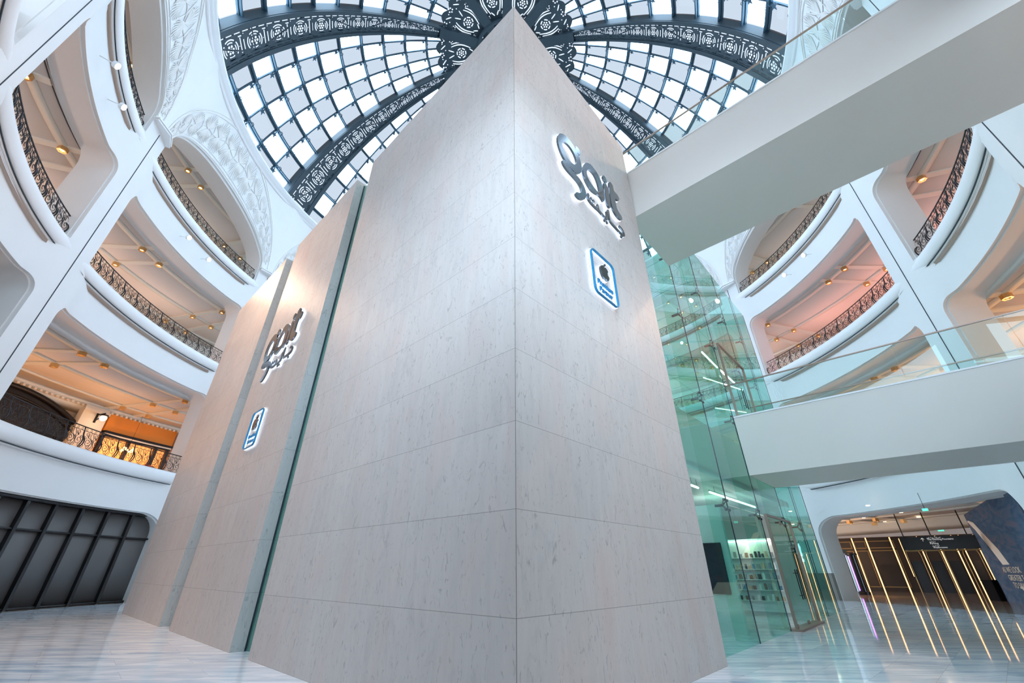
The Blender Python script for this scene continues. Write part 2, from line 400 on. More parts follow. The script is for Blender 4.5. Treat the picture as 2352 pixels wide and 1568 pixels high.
# torus mouldings, slabs, ceilings
NM = {'C': 'lowest', 'B': 'middle', 'A': 'top'}
BN = {1: 'far left bay', 2: 'left bay', 3: 'bay behind the tower on the left', 6: 'bay seen through the glass wall', 7: 'right bay', 8: 'far right bay', 0: 'bay at the left picture corner', 9: 'bay at the right picture corner'}
def torus_prof(zg):
    p = [(20.3, zg+.02), (20.04, zg+.02)]
    for k in range(9): t = -pi/2+pi*k/8; p.append((20.09-.21*cos(t), zg+.36+.34*sin(t)))
    p += [(20.3, zg+.70)]
    return p
BN2 = {1: 'far left', 2: 'left bay', 6: 'behind the glass wall', 7: 'right bay', 8: 'far right', 0: 'left corner', 3: 'behind the tower', 9: 'right corner'}
ALLB = {0: (ARR[0], ARR[1]), 9: (ARR[9], ARR[10]), **DET}
for i, (a0, a1) in ALLB.items():
    for lev in 'CBA':
        zg = LEV[lev][0]; b = MB(); b.ring(torus_prof(zg), a0+1.3, a1-1.3, 30); struct('trim_'+NM[lev]+'_balcony', b, M['white2'])
        b = MB(); b.pbox(20.0, 20.3, a0+1.6, a1-1.6, zg-.012, zg+.02, 28); struct('trim_shadow_gap', b, M['gap'])  # solid dark band in place of the shade under the torus
        b = MB(); b.ring([(20.06, zg-.05), (20.3, zg-.10), (20.3, zg-.012), (20.03, zg-.012)], a0+1.8, a1-1.8, 28); struct('trim_'+NM[lev]+'_balcony', b, M['white2'])
SEG = [(-165, -38.5), (33, 160)]
for s0, s1 in SEG:
    n = int((s1-s0)/2.5)
    for lev in 'CBA':
        b = MB(); b.ring([(20.1, FLZ[lev]-.5), (30.4, FLZ[lev]-.5), (30.4, FLZ[lev]), (20.1, FLZ[lev])], s0, s1, n); struct('floor', b, M['concourse_floor'])
    for lev in 'GCBA':
        z = CEILZ[lev]; b = MB(); b.ring([(21.28, z), (30.4, z), (30.4, z+.3), (21.28, z+.3)], s0, s1, n)
        struct('ceiling', b, M['ceil'])
        b = MB(); 
        rr = (22.25, 25., 27.7) if lev != 'G' else (25.7, 28.4)
        for r_ in rr: b.ring([(r_-.16, z-.09), (r_+.16, z-.09), (r_+.16, z+.01), (r_-.16, z+.01)], s0, s1, n)
        b.ring([(29.3, z-.45), (30.05, z-.75), (30.05, z+.01), (29.1, z+.01), (29.1, z-.15), (29.3, z-.2)], s0, s1, n)
        for i, (a0, a1) in ALLB.items():
            if not (s0 <= a0 and a1 <= s1+.1): continue
            mid = (a0+a1)/2
            for a in (mid-1.85, mid+1.85, a1-1.85, a1+1.85):
                b.pbox(21.6, 29.3, a-.4, a+.4, z-.075, z+.01)
        struct('trim_ceiling_beams', b, M['beam'])
        b = MB(); k3 = 3 if lev == 'B' else 1
        for k in range(k3): b.ring([(21.42+.09*k, z-.02), (21.46+.09*k, z-.02), (21.46+.09*k, z+.01), (21.42+.09*k, z+.01)], s0, s1, n)
        struct('trim_air_slot', b, M['gap'])
        b = MB(); b.ring([(21.31, z-.4), (21.40, z-.16), (21.40, z+.02), (21.28, z+.02)], s0, s1, n); struct('trim_reveal_edge', b, M['soffit'])
    b = MB()
    for z0, z1 in ((6.3, 11.7), (13.4, 18.9), (20.7, 26.2)): b.ring([(30.0, z0), (30.3, z0), (30.3, z1), (30.0, z1)], s0, s1, n)
    if s0 < 0: b.ring([(30.0, 0), (30.3, 0), (30.3, 4.6), (30.0, 4.6)], s0, s1, n)
    else: b.ring([(30.0, 0), (30.3, 0), (30.3, 4.6), (30.0, 4.6)], s0, 40, 4); b.ring([(30.0, 0), (30.3, 0), (30.3, 4.6), (30.0, 4.6)], 108, s1, 20)
    struct('wall_gallery', b, M['cream'])
    # dentil course under the cornice
    b = MB(); k = s0
    while k < s1:
        b.pbox(29.12, 29.3, k, k+.28, 11.25, 11.38); k += .62
    struct('trim_dentils', b, M['cream'])
# fascia behind: slab edges between ceiling and next floor (keeps daylight out of the voids)
for s0, s1 in SEG:
    b = MB(); b.ring([(30.4, 0), (30.6, 0), (30.6, 26.4), (30.4, 26.4)], s0, 40 if s0 > 0 else s1, 20 if s0 < 0 else 4)
    if s0 > 0: b.ring([(30.4, 4.6), (30.6, 4.6), (30.6, 26.4), (30.4, 26.4)], 40, s1, 30)
    struct('wall_outer', b, M['cream'])

# cornice ring under the dome, drum
b = MB()
prof = [(19.5, 29.2), (19.40, 29.28), (19.40, 29.42), (19.30, 29.46), (19.30, 29.62), (19.16, 29.70), (19.16, 29.90), (19.42, 29.98), (21.6, 29.98), (21.6, 29.2)]
b.ring(prof, 0, 360, 144, True, False); struct('trim_cornice', b, M['white2'])
b = MB(); b.ring([(20.9, 29.9), (21.2, 29.9), (21.2, 30.3), (20.9, 30.3)], 0, 360, 96, True, False); struct('trim_drum', b, M['white'])

# ================================================================== ARCH RELIEF BANDS
def relief(a0, a1, i):
    mid = (a0+a1)/2; hw = (a1-a0)/2-2.45; Hb = 3.35*(hw/15.7)**.5
    t_ = thing('arch_relief', P(20, mid, 22.4), 'white palm fan relief arch over the top gallery, '+BN[i], 'relief', 'relief bands over the top arches')
    ow = (a1-a0)/2+.1; OH = 7.35*(min(hw,15.7)/15.7)**.25
    def S_(t, s, d=0.):    # t: angle along the arch 0..pi, s across 0 inner..1 outer
        x0, z0 = hw*cos(t), 22.4+Hb*sin(t); x1, z1 = (ow-1.2)*cos(t), 22.4+OH*sin(t)
        if True: x1 = (ow-.9)*cos(t)*(1-.06*sin(t)**2)
        th = mid+x0+(x1-x0)*s; z = z0+(z1-z0)*s
        return P(bayr(th, a0, a1, z)-d, th, z)
    b = MB()
    for s, rad in ((.035, .035), (.10, .022), (.96, .05), (1.03, .03)):
        b.tube([S_(pi*(.012+.976*k/60), s, .02) for k in range(61)], rad, 5)
    b.build('arch_edge_moulding', M['relief'], t_)
    b = MB()
    b.tube([S_(pi*(.03+.94*k/80), .5+.05*sin(k*.55), .03) for k in range(81)], .03, 4)
    t = .07
    def path(t0, s0, dt, ds, bend, rad, n=7):
        pts = [];
        for k in range(n+1):
            u = k/n; pts.append(S_(pi*(t0+dt*u+bend*u*u), s0+ds*u - (0.0), .03))
        b.tube(pts, [rad*(.35+.9*sin(pi*min(1, .12+.88*k/n))) for k in range(n+1)], 4, False)
    flip = 1
    while t < .94:
        st = (abs(t-.5)*2); L_ = .055*(1+.3*(1-st))*(hw/15.7)**-.3
        # fan opening towards both edges
        for sgn in (1, -1):
            for k in range(-5, 6):
                a = k/5
                path(t, .5, L_*.60*sin(a*1.45), sgn*(.44-.13*abs(a))*cos(a*.9), -L_*.12*a*abs(a), .034)
            for k in range(3):
                path(t+.034, .5, -.010+.01*k, sgn*(.16+.1*k), .012, .026, 5)
        # spiral boss
        pts = []
        for k in range(20):
            r_ = .07*(1-k/22); an = k*.6*flip; pts.append(S_(pi*(t+.028+r_*.16*cos(an)), .5+flip*.2+r_*sin(an), .03))
        b.tube(pts, .026, 4, False)
        flip = -flip; t += .072*(hw/15.7)**-.45
    b.build('palm_relief', M['relief'], t_)
for i in (1, 2, 3, 6, 7, 8): relief(*DET[i], i)

# ================================================================== RAILINGS
def spiral(cx, cz, r0, r1, turns, ph, d=1, n=22):
    return [(cx+(r0+(r1-r0)*k/n)*cos(ph+d*2*pi*turns*k/n), cz+(r0+(r1-r0)*k/n)*sin(ph+d*2*pi*turns*k/n)) for k in range(n+1)]
PW, PH = 1.04, 1.02
def belly(v): return .13*sin(pi*min(1, v/.62)) - (.07*((v-.62)/.38) if v > .62 else 0)
def panel_mesh():
    b = MB()
    def put(path, rad=.0105): b.tube([Vector((x, -belly(z/PH), z)) for x, z in path], rad, 4, False)
    for s in (-1, 1):
        put(spiral(s*.24, .34, .215, .04, 1.6, pi/2 if s > 0 else pi/2, s, 30), .012)
        put(spiral(s*.25, .70, .12, .03, 1.5, -pi/2, -s, 22))
        put(spiral(s*.40, .53, .085, .02, 1.2, 0 if s < 0 else pi, s, 16))
        put(spiral(s*.11, .12, .09, .02, 1.2, pi, s, 16))
        put(spiral(s*.42, .13, .085, .02, 1.2, pi, -s, 16))
        put([(s*.02, 0), (s*.06, .2), (s*.02, .42), (s*.10, .6), (s*.04, .84)], .011)
        put([(s*.24, .55), (s*.2, .6), (s*.24, .66), (s*.24, .58)], .014)
    put([(0, .30), (.06, .38), (0, .5), (-.06, .38), (0, .30)], .010)
    put([(-PW/2, .84), (PW/2, .84)], .012); put([(-PW/2, .03), (PW/2, .03)], .014)
    for x in (-.39, -.13, .13, .39):
        put([(x+.045*cos(k*pi/4), .915+.062*sin(k*pi/4)) for k in range(9)], .009)
    return b
def post_mesh():
    b = MB()
    for dx in (-.022, .022):
        b.tube([Vector((dx*(1+1.5*sin(z/PH*2*pi)), -belly(z/PH), z)) for z in [PH*k/12 for k in range(13)]], [.018+.012*sin(pi*k/12) for k in range(13)], 5)
    return b
def rail_label(lev, i): return 'black wrought-iron scroll railing on the %s balcony, %s' % (NM[lev], BN[i])
PANEL_ME = POST_ME = None
for i, levs in {0: 'BA', 1: 'CBA', 2: 'CBA', 3: 'A', 6: 'CBA', 7: 'CBA', 8: 'CBA', 9: 'B'}.items():
    a0, a1 = ALLB[i]
    for lev in levs:
        z = LEV[lev][0]+.70; s, e = a0+2.5, a1-2.5; r_ = 20.26
        t_ = thing('railing', P(r_, (s+e)/2, z), rail_label(lev, i), 'railing', 'scroll railings of the galleries')
        n = max(3, round((e-s)*.3491*r_/20/PW)); da = (e-s)/n
        b = MB(); b.tube([P(r_+.07, s+(e-s)*k/(n*2), z+PH) for k in range(2*n+1)], .026, 6); b.build('top_rail', M['iron'], t_)
        b = MB(); b.tube([P(r_, s+(e-s)*k/(n*2), z+.015) for k in range(2*n+1)], .022, 5); b.build('bottom_rail', M['iron'], t_)
        for k in range(n+1):
            for kind in ('scroll_panel', 'baluster'):
                if kind == 'scroll_panel' and k == n: continue
                a = s+da*(k+(.5 if kind == 'scroll_panel' else 0))
                if kind == 'scroll_panel':
                    if PANEL_ME is None: o = panel_mesh().build(kind, M['iron']); PANEL_ME = o.data
                    else: o = bpy.data.objects.new(kind, PANEL_ME); COL.objects.link(o)
                    o.scale = (da*.3491*r_/20/PW, 1, 1)
                else:
                    if POST_ME is None: o = post_mesh().build(kind, M['iron']); POST_ME = o.data
                    else: o = bpy.data.objects.new(kind, POST_ME); COL.objects.link(o)
                o.parent = t_; o.location = P(r_, a, z)-t_.location; o.rotation_euler = (0, 0, R(-a)) 

# ================================================================== GALLERY LAMPS
def lamp_proto():
    t_ = thing('hexagonal_lamp', (0, 0, 0), 'lamp', 'lamp')
    b = MB(); h = [Vector((.19*cos(k*pi/3), .19*sin(k*pi/3), 0)) for k in range(6)]
    up = [v+Vector((0,0,.22)) for v in h]; inn = [v*.62 for v in h]; inn2 = [v*.5+Vector((0,0,.07)) for v in h]
    b.grid([up, h], True, False); b.grid([h, inn], True, False); b.grid([inn, inn2], True, False); b.poly(up)
    hb = b.build('brass_housing', M['brass'], t_)
    b = MB(); b.poly([v+Vector((0,0,-.002)) for v in inn2][::-1]); b.build('bulb', M['lampglow'], hb)
    b = MB(); b.disc((0,0,.21), (0,0,1), .12, .07, 12); b.build('ceiling_mount', M['brass'], t_)
    return t_
LP = None
for i, levs in {1: 'BA', 2: 'CBA', 6: 'GCBA', 7: 'GCBA', 8: 'CB', 0: 'B'}.items():
    a0, a1 = ALLB[i]; mid = (a0+a1)/2
    for lev in levs:
        for ri, r_ in enumerate((22.25, 25., 27.7) if lev != 'G' else (25.7, 28.4)):
            for ai, a in enumerate((mid-1.85, mid+1.85, a1-1.85, a1+1.85)):
                if LP is None: LP = lamp_proto(); o = LP
                else: o = dup(LP)
                o.location = P(r_, a, CEILZ[lev]-.29); o.rotation_euler = (0, 0, R(-a))
                o['label'] = 'brass hexagonal lamp, %s row, %s, %s gallery, %s' % (('front', 'middle', 'rear')[ri], ('leftmost', 'second from left', 'third', 'rightmost')[ai], NM.get(lev, 'ground'), BN2[i]); o['group'] = 'brass lamps, %s %s' % (NM.get(lev, 'ground'), BN[i])
# warm fill added to the galleries: bare point lights without fittings
def pt(name, loc, e, col, rad=.0):
    l = bpy.data.lights.new(name, 'POINT'); l.energy = e; l.color = col; l.shadow_soft_size = rad
    o = bpy.data.objects.new(name, l); COL.objects.link(o); o.location = loc; return o
WARM = {'C': (1,.50,.22), 'B': (1,.66,.50), 'A': (1,.74,.56), 'G': (1,.62,.36)}
EN = {(1,'B'): 240, (1,'A'): 180, (2,'C'): 270, (2,'B'): 340, (2,'A'): 180, (6,'C'): 250, (6,'B'): 220, (6,'A'): 120, (7,'C'): 380, (7,'B'): 420, (7,'A'): 150, (8,'C'): 420, (8,'B'): 170, (0,'B'): 100, (7,'G'): 0, (6,'G'): 160}
for (i, lev), e in EN.items():
    if not e: continue
    a0, a1 = ALLB[i]
    for f in (.2, .5, .8):
        c = WARM[lev] if (i, lev) != (7, 'B') else (1, .42, .36)
        pt('gallery_fill', P(26, a0+(a1-a0)*f, CEILZ[lev]-2.9), e/3*1.6, c, .0)

# projectors on the top fascia
def proj_proto():
    t_ = thing('projector_spotlight', (0,0,0), 'x', 'spotlight')
    b = MB(); b.tube([Vector((0,.0,0)), Vector((0,-.55,-.05))], .022, 6); b.disc((0,.04,0), (0,-1,0), .07, .05); b.build('arm', M['white2'], t_)
    b = MB(); b.disc((0,-.50,-.05), (0,-.75,-.30), .15, .13, 16); lh = b.build('lamp_head', M['white2'], t_)
    b = MB(); q = Vector((0,-.75,-.30)).normalized(); b.disc(Vector((0,-.50,-.05))+q*.131, q, .13, .012, 16); b.build('lens', M['spotglow'], lh)
    return t_
PP = None
for i in (1, 2, 6, 7, 8):
    a0, a1 = ALLB[i]; mid = (a0+a1)/2
    for j, a in enumerate((mid-3, mid+3)):
        if PP is None: PP = proj_proto(); o = PP
        else: o = dup(PP)
        o.location = P(20.2, a, 19.55); o.rotation_euler = (0, 0, R(-a))
        o['label'] = 'round projector lamp under the top balcony, %s, %s one' % (BN[i], ('upper' if (i < 3) == (j == 0) else 'lower')); o['group'] = 'projector lamps below the top balcony'
        l = bpy.data.lights.new('projector_beam', 'SPOT'); l.energy = {1: 3000, 2: 1800, 6: 400, 7: 1700, 8: 2600}[i]; l.color = (1,.68,.48); l.spot_size = R(62); l.spot_blend = .8; l.shadow_soft_size = .12
        lo = bpy.data.objects.new('projector_beam', l); COL.objects.link(lo); lo.location = P(19.5, a, 19.3)
        tgt = {8: T(0, 2.5, 10), 1: T(12+4*j, 0, 8.5), 2: T(17, 0, 9), 6: T(2, 8, 9), 7: T(0, 4, 9.5)}[i]
        lo.rotation_euler = (tgt-lo.location).to_track_quat('-Z', 'Y').to_euler()

# ================================================================== DOME
DR, DZ = 21.7, 24.3
def dome(e, a, d=0.): e = R(e); return P((DR-d)*cos(e), a, DZ+(DR-d)*sin(e))
E0, DE = 21.2, 5.36
RIBS = [-109.5+36*k for k in range(10)]
HUB0 = 70.6
leafme = curlme = None
def leaf():
    b = MB(); pts = []
    for k in range(10):
        r_ = .17 if k % 2 == 0 else .07; a = pi/2+k*pi/5; pts.append((r_*cos(a), r_*sin(a)-.32))
    b.grid([[Vector((x, 0, z)) for x, z in pts], [Vector((x, .02, z)) for x, z in pts]], True, False)
    b.poly([Vector((x, 0, z)) for x, z in pts]); b.poly([Vector((x, .02, z)) for x, z in pts][::-1])
    b.tube([Vector((0,.01,0)), Vector((-.06,.01,-.12)), Vector((0,.01,-.24))], .02, 4)
    b.tube([Vector((x, .01, z)) for x, z in spiral(.16, .02, .13, .03, 1.2, pi, 1, 14)], .018, 4)
    b.tube([Vector((x, .01, z)) for x, z in spiral(-.14, .06, .1, .03, 1.0, 0, -1, 12)], .013, 4)
    return b
DN = {0: 'far left', 1: 'left beside the tower', 2: 'behind the tower on the left', 3: 'behind the tower', 4: 'behind the tower', 5: 'right beside the tower', 6: 'upper right', 7: 'above the upper bridge', 8: 'overhead', 9: 'upper left'}
SEGN = {0: 'left, between the two lower left ribs', 1: 'lower left behind the marble tower', 2: 'hidden behind the tower, left', 3: 'hidden behind the tower', 4: 'lower right behind the marble tower', 5: 'right, between the two right ribs', 6: 'top right, above the wide rib', 7: 'overhead right', 8: 'overhead', 9: 'top left, above the wide rib'}
for k in range(10):
    aL = RIBS[k]+3.45; aR = RIBS[k]+36-3.45
    t_ = thing('skylight_segment', P(18, RIBS[k]+18, 30), 'chequered glazed dome segment, '+SEGN[k], 'skylight', 'glazed segments of the dome')
    cl, fr, f1, f2 = MB(), MB(), MB(), MB()
    es = [E0-2*DE, E0-DE]+[E0+DE*j for j in range(10)]+[73.2]
    for r_ in range(len(es)-1):
        for c in range(5):
            x0 = aL+(aR-aL)*c/5; x1 = aL+(aR-aL)*(c+1)/5; m_ = cl if (r_+c+k) % 2 else fr
            n = 2
            m_.grid([[dome(es[r_]+(es[r_+1]-es[r_])*v/n, x0+(x1-x0)*u/n, -.1) for u in range(n+1)] for v in range(n+1)])
    for e in es[:-1]:
        for d0, d1, hw_ in ((0.1, -.09, .27), (.32, .1, .13)):
            n = 10; rows = []
            for q in range(n+1):
                a = aL-.6+(aR-aL+1.2)*q/n
                rows.append([dome(e-hw_, a, d0), dome(e+hw_, a, d0), dome(e+hw_, a, d1), dome(e-hw_, a, d1)])
            f1.grid(rows, True, False)
    for c in range(6):
        a = aL+(aR-aL)*c/5; n = 40; rows = []
        for q in range(n+1):
            e = es[0]+(73.0-es[0])*q/n; w_ = D(.048/(DR*cos(R(e))))
            rows.append([dome(e, a-w_, .06), dome(e, a+w_, .06), dome(e, a+w_, -.08), dome(e, a-w_, -.08)])
        f2.grid(rows, True, False)
    cl.build('clear_panes', M['skyclear'], t_); fr.build('fritted_panes', M['skyfrost'], t_)
    f1.build('ring_mullions', M['steel'], t_); f2.build('glazing_bars', M['steel'], t_)
    if k in (0, 1, 4, 5, 6, 9):
        for c in range(1, 5):
            a = aL+(aR-aL)*c/5
            for j in range(0, 10):
                if leafme is None: o = leaf().build('vine_leaf', M['steel']); leafme = o.data
                else: o = bpy.data.objects.new('vine_leaf', leafme); COL.objects.link(o)
                e = E0+DE*j; o.parent = t_; p = dome(e, a, .3)
                # leaf plane hugs the dome surface
                n_ = (P(0, 0, DZ)-p).normalized(); tz = (dome(e+1, a, .3)-p).normalized(); tx = tz.cross(n_).normalized()
                mx = Matrix((tx, -n_, tz)).transposed().to_4x4()
                o.rotation_euler = mx.to_euler(); o.location = p-t_.location; s_ = 1.9*(1-.05*j); o.scale = (s_, s_, s_)
# rib plate module in u (along 0..1) v (across -1..1)
def circ(cx, cy, r_, n=20, r2=None): return [(cx+r_*cos(2*pi*k/n), cy+(r2 or r_)*sin(2*pi*k/n)) for k in range(n)]
def arcband(cx, cy, ri, ro, t0, t1, n=8):
    return [(cx+ro*cos(t0+(t1-t0)*k/n), cy+ro*sin(t0+(t1-t0)*k/n)) for k in range(n+1)]+[(cx+ri*cos(t1-(t1-t0)*k/n), cy+ri*sin(t1-(t1-t0)*k/n)) for k in range(n+1)]
def rect(x0, x1, y0, y1): return [(x0,y0),(x1,y0),(x1,y1),(x0,y1)]
def rib_module():
    W_ = 1.0; H_ = 1.0   # u in 0..2 , v -1..1 (square when width == 2*half)
    L = [rect(0, 1.8, -1, 1)]
    cx = .86
    for q in range(4):
        t0 = pi/4+q*pi/2+.12; L.append(arcband(cx, 0, .50, .575, t0-pi/2+.02, t0-.26))
        L.append(arcband(cx, 0, .355, .42, t0-pi/2+.15, t0-.39))
    L.append(circ(cx, 0, .085, 8))
    for q in range(6): L.append(circ(cx+.195*cos(q*pi/3), .195*sin(q*pi/3), .078, 7))
    L += [rect(1.585, 1.655, -.46, .46), rect(1.50, 1.74, .50, .57), rect(1.50, 1.74, -.57, -.50)]
    for x in (.06, .66, 1.26): L += [rect(x, x+.42, .71, .77), rect(x, x+.42, -.77, -.71)]
    L += [circ(1.52, .0, .03, 6), circ(.09, .62, .035, 6), circ(.09, -.62, .035, 6), rect(.02, .10, -.3, .3)]
    return fill2d(L)
RM = rib_module()
def rib(k):
    a = RIBS[k]
    nm = {0: 'wide one at the left springing from the cornice', 1: 'lower left one passing behind the tower', 4: 'lower right one ending behind the upper bridge', 5: 'hidden', 6: 'wide one at the upper right'}
    t_ = thing('dome_rib', P(19.4, a, 29.9), 'dark pierced dome rib, '+{0:'wide one at the upper left',1:'lower left, running down behind the tower',2:'behind the tower, left',3:'behind the tower, centre',4:'lower right, behind the tower edge',5:'lower right, meeting the upper bridge',6:'wide one at the upper right above the bridge',7:'overhead on the right',8:'overhead behind the viewer',9:'overhead on the left'}[k], 'rib', 'pierced ribs of the dome')
    # half width in degrees constant -> tapers
    hw_ = 3.5
    b = MB(); e = 12.5; seg = 0
    while e < 71:
        wd = R(hw_)*DR*cos(R(e)); le = D(1.8*wd*1.0/DR)
        if e+le > 74: break
        fn = lambda x, y, z, e=e, le=le: dome(e+le*x/1.8, a+y*hw_*.98, .75)
        mapped(b, RM, fn); e += le; seg += 1
    b.build('pierced_plate', M['steel2'], t_)
    eend = e
    for nm_, s in (('edge_beam', -1), ('edge_beam', 1)):
        b = MB(); rows = []; n = 48
        for q in range(n+1):
            e = 12+(76-12)*q/n
            if s < 0: x0, x1 = -hw_-.45, -hw_*.83
            else: x0, x1 = hw_*.83, hw_+.45
            rows.append([dome(e, a+x0, .82), dome(e, a+x1, .82), dome(e, a+x1, .62), dome(e, a+x0, .62)])
        b.grid(rows, True, False); rows = []
        for q in range(n+1):
            e = 12+(76-12)*q/n; x = s*(hw_+.4)
            rows.append([dome(e, a+x-.12, .70), dome(e, a+x+.12, .70), dome(e, a+x+.12, -.05), dome(e, a+x-.12, -.05)])
        b.grid(rows, True, False); b.build(nm_, M['steel2'], t_)
    # cross bracing seen through the plate
    b = MB(); e = 13; s = 1
    while e < 66:
        wd = R(hw_)*DR*cos(R(e)); le = D(4.4*wd/DR)
        b.tube([dome(e, a-s*hw_*.9, .35), dome(e+le, a+s*hw_*.9, .35)], .05, 4); b.tube([dome(e, a-hw_*.9, .35), dome(e, a+hw_*.9, .35)], .04, 4)
        e += le; s = -s
    b.build('cross_bracing', M['steel2'], t_)
    b = MB(); b.grid([[dome(12+62*q/40, a-hw_-.6, -.12), dome(12+62*q/40, a+hw_+.6, -.12)] for q in range(41)]); b.build('rib_dimming_pane', M['skyrib'], t_)  # added sheet that darkens the sky seen through the pierced plate
    b = MB(); hx = [dome(12.6, a-hw_-.4, .85), dome(12.6, a+hw_+.4, .85), dome(12.6, a+hw_+.4, -.1), dome(12.6, a-hw_-.4, -.1)]
    hy = [dome(14.0, a-hw_-.5, .9), dome(14.0, a+hw_+.5, .9), dome(14.0, a+hw_+.5, -.1), dome(14.0, a-hw_-.5, -.1)]
    b.hexa(hx+hy); b.build('rib_foot', M['steel2'], t_)
for k in range(10): rib(k)
# hub
t_ = thing('dome_hub', P(0, 0, DZ+DR), 'dark pierced steel rosette at the crown of the dome', 'dome ornament')
def hubsec():
    L = []; h = R(16.2); r1 = DR*cos(R(73.2)); r0 = 1.9
    def pc(r_, t): return (r_*sin(t), r_*cos(t))
    out = []
    for k in range(25):     # scalloped outer edge
        u = -1+2*k/24; out.append(pc(r1+.42*abs(sin(u*pi*1.5))+(.35 if abs(u) > .8 else 0), u*h*1.08))
    for k in range(13): u = 1-2*k/12; out.append(pc(r0, u*h*1.3))
    L.append(out)
    def P2(u, r_): return pc(r_, u*h)
    def blob(u, r_, s): L.append([(P2(u, r_)[0]+s*cos(t*2*pi/8), P2(u, r_)[1]+s*sin(t*2*pi/8)) for t in range(8)])
    def strip(u0, ra, u1, rb, w_, bow=0., n=6):
        c = []
        for k in range(n+1):
            t = k/n; u = u0+(u1-u0)*t+bow*sin(pi*t); c.append(P2(u, ra+(rb-ra)*t))
        lo, hi = [], []
        for k in range(n+1):
            p, q = c[max(0, k-1)], c[min(n, k+1)]; dx, dy = q[0]-p[0], q[1]-p[1]; l_ = hypot(dx, dy) or 1
            ww = w_*(.45+.55*sin(pi*(.1+.8*k/n))); lo.append((c[k][0]-dy/l_*ww, c[k][1]+dx/l_*ww)); hi.append((c[k][0]+dy/l_*ww, c[k][1]-dx/l_*ww))
        L.append(lo+hi[::-1])
    # edge rosettes
    for u in (-.72, 0, .72):
        c = P2(u, r1-.10)
        for q in range(5): L.append([(c[0]+.17*cos(q*2*pi/5)+.07*cos(t*pi/3), c[1]+.17*sin(q*2*pi/5)+.07*sin(t*pi/3)) for t in range(6)])
    for u in (-.38, .38):
        strip(u-.10, r1-.42, u+.10, r1-.05, .05)
        blob(u+.16, r1-.45, .05); blob(u-.16, r1-.12, .05)
    # panel
    rc = 4.35
    for q in range(6): L.append(circ(P2(0, rc)[0]+.20*cos(q*pi/3), P2(0, rc)[1]+.20*sin(q*pi/3), .075, 7))
    L.append(circ(0, rc, .08, 7))
    for s in (-1, 1):
        for t0 in (.25, 1.25, 2.25):
            L.append(arcband(0, rc, .36, .46, s*t0+(0 if s > 0 else -.75), s*t0+(.75 if s > 0 else 0), 5))
        strip(s*.42, 3.5, s*.40, 5.3, .055, s*.18); strip(s*.66, 3.7, s*.56, 5.3, .055, s*.12); strip(s*.10, 5.05, s*.22, 5.55, .05); strip(s*.12, 3.25, s*.34, 3.6, .05)
        c = P2(s*.74, 5.35)
        for q in range(5): L.append([(c[0]+.14*cos(q*2*pi/5)+.055*cos(t*pi/3), c[1]+.14*sin(q*2*pi/5)+.055*sin(t*pi/3)) for t in range(6)])
        c = P2(s*.74, 3.35)
        for q in range(5): L.append([(c[0]+.12*cos(q*2*pi/5)+.045*cos(t*pi/3), c[1]+.12*sin(q*2*pi/5)+.045*sin(t*pi/3)) for t in range(6)])
        strip(s*.5, 2.55, s*.2, 2.75, .05); strip(s*.2, 2.45, s*.55, 2.9, .04, s*.1); blob(s*.75, 2.75, .05)
    def seg(p, q, r_, s_):
        o = lambda a, b, c: (b[0]-a[0])*(c[1]-a[1])-(b[1]-a[1])*(c[0]-a[0])
        return o(p, q, r_)*o(p, q, s_) < 0 and o(r_, s_, p)*o(r_, s_, q) < 0
    def inside(p, lp):
        c = False
        for i in range(len(lp)):
            a, b_ = lp[i-1], lp[i]
            if (a[1] > p[1]) != (b_[1] > p[1]) and p[0] < (b_[0]-a[0])*(p[1]-a[1])/(b_[1]-a[1])+a[0]: c = not c
        return c
    def clash(A, B):
        if min(x for x, y in A) > max(x for x, y in B) or min(x for x, y in B) > max(x for x, y in A) or min(y for x, y in A) > max(y for x, y in B) or min(y for x, y in B) > max(y for x, y in A): return False
        return inside(A[0], B) or inside(B[0], A) or any(seg(A[i-1], A[i], B[j-1], B[j]) for i in range(len(A)) for j in range(len(B)))
    keep = [L[0]]
    for h_ in L[1:]:
        if any(clash(h_, k_) for k_ in keep[1:]): continue
        if not all(inside(p, L[0]) for p in h_): continue
        keep.append(h_)
    return fill2d(keep)
b = MB(); b.grid([[dome(e, 360*k/60, -.12) for k in range(60)] for e in (73.2, 76, 79, 82, 85, 88)], True); b.build('crown_dimming_panes', M['skyrib'], t_)  # added dimming layer above the rosette cut-outs
HS = hubsec()
for k in range(10):
    a = RIBS[k]+18; b = MB()
    def fn(x, y, z, a=a):
        r_ = hypot(x, y); t = D(atan2(x, y)); return P(r_, a+t, DZ+sqrt(max(0, (DR-.55)**2-r_*r_)))
    mapped(b, HS, fn); b.build('pierced_sector', M['steel2'], t_)
b = MB()
for k in range(10):
    rows = []
    for q in range(13):
        e = 72+(85-72)*q/12; w_ = D(.42/(DR*cos(R(e)))); rows.append([dome(e, RIBS[k]-w_, .85), dome(e, RIBS[k]+w_, .85), dome(e, RIBS[k]+w_, .5), dome(e, RIBS[k]-w_, .5)])
    b.grid(rows, True, False)
b.build('radial_beam', M['steel2'], t_)
b = MB(); b.grid([[dome(e, 360*k/40, .9) for k in range(40)] for e in (84.3, 87, 89.5)], True); b.grid([[dome(84.3, 360*k/40, .9) for k in range(40)], [dome(84.3, 360*k/40, .3) for k in range(40)]], True); b.build('crown_disc', M['steel2'], t_)
b = MB(); b.ring([((DR-.4)*cos(R(82.8)), DZ+(DR-.9)*sin(R(82.8))), ((DR-.4)*cos(R(82.0)), DZ+(DR-.9)*sin(R(82.0))), ((DR-.4)*cos(R(82.0)), DZ+(DR-.3)*sin(R(82.0))), ((DR-.4)*cos(R(82.8)), DZ+(DR-.3)*sin(R(82.8)))], 0, 360, 60, True, False)
b.build('crown_ring', M['steel2'], t_)

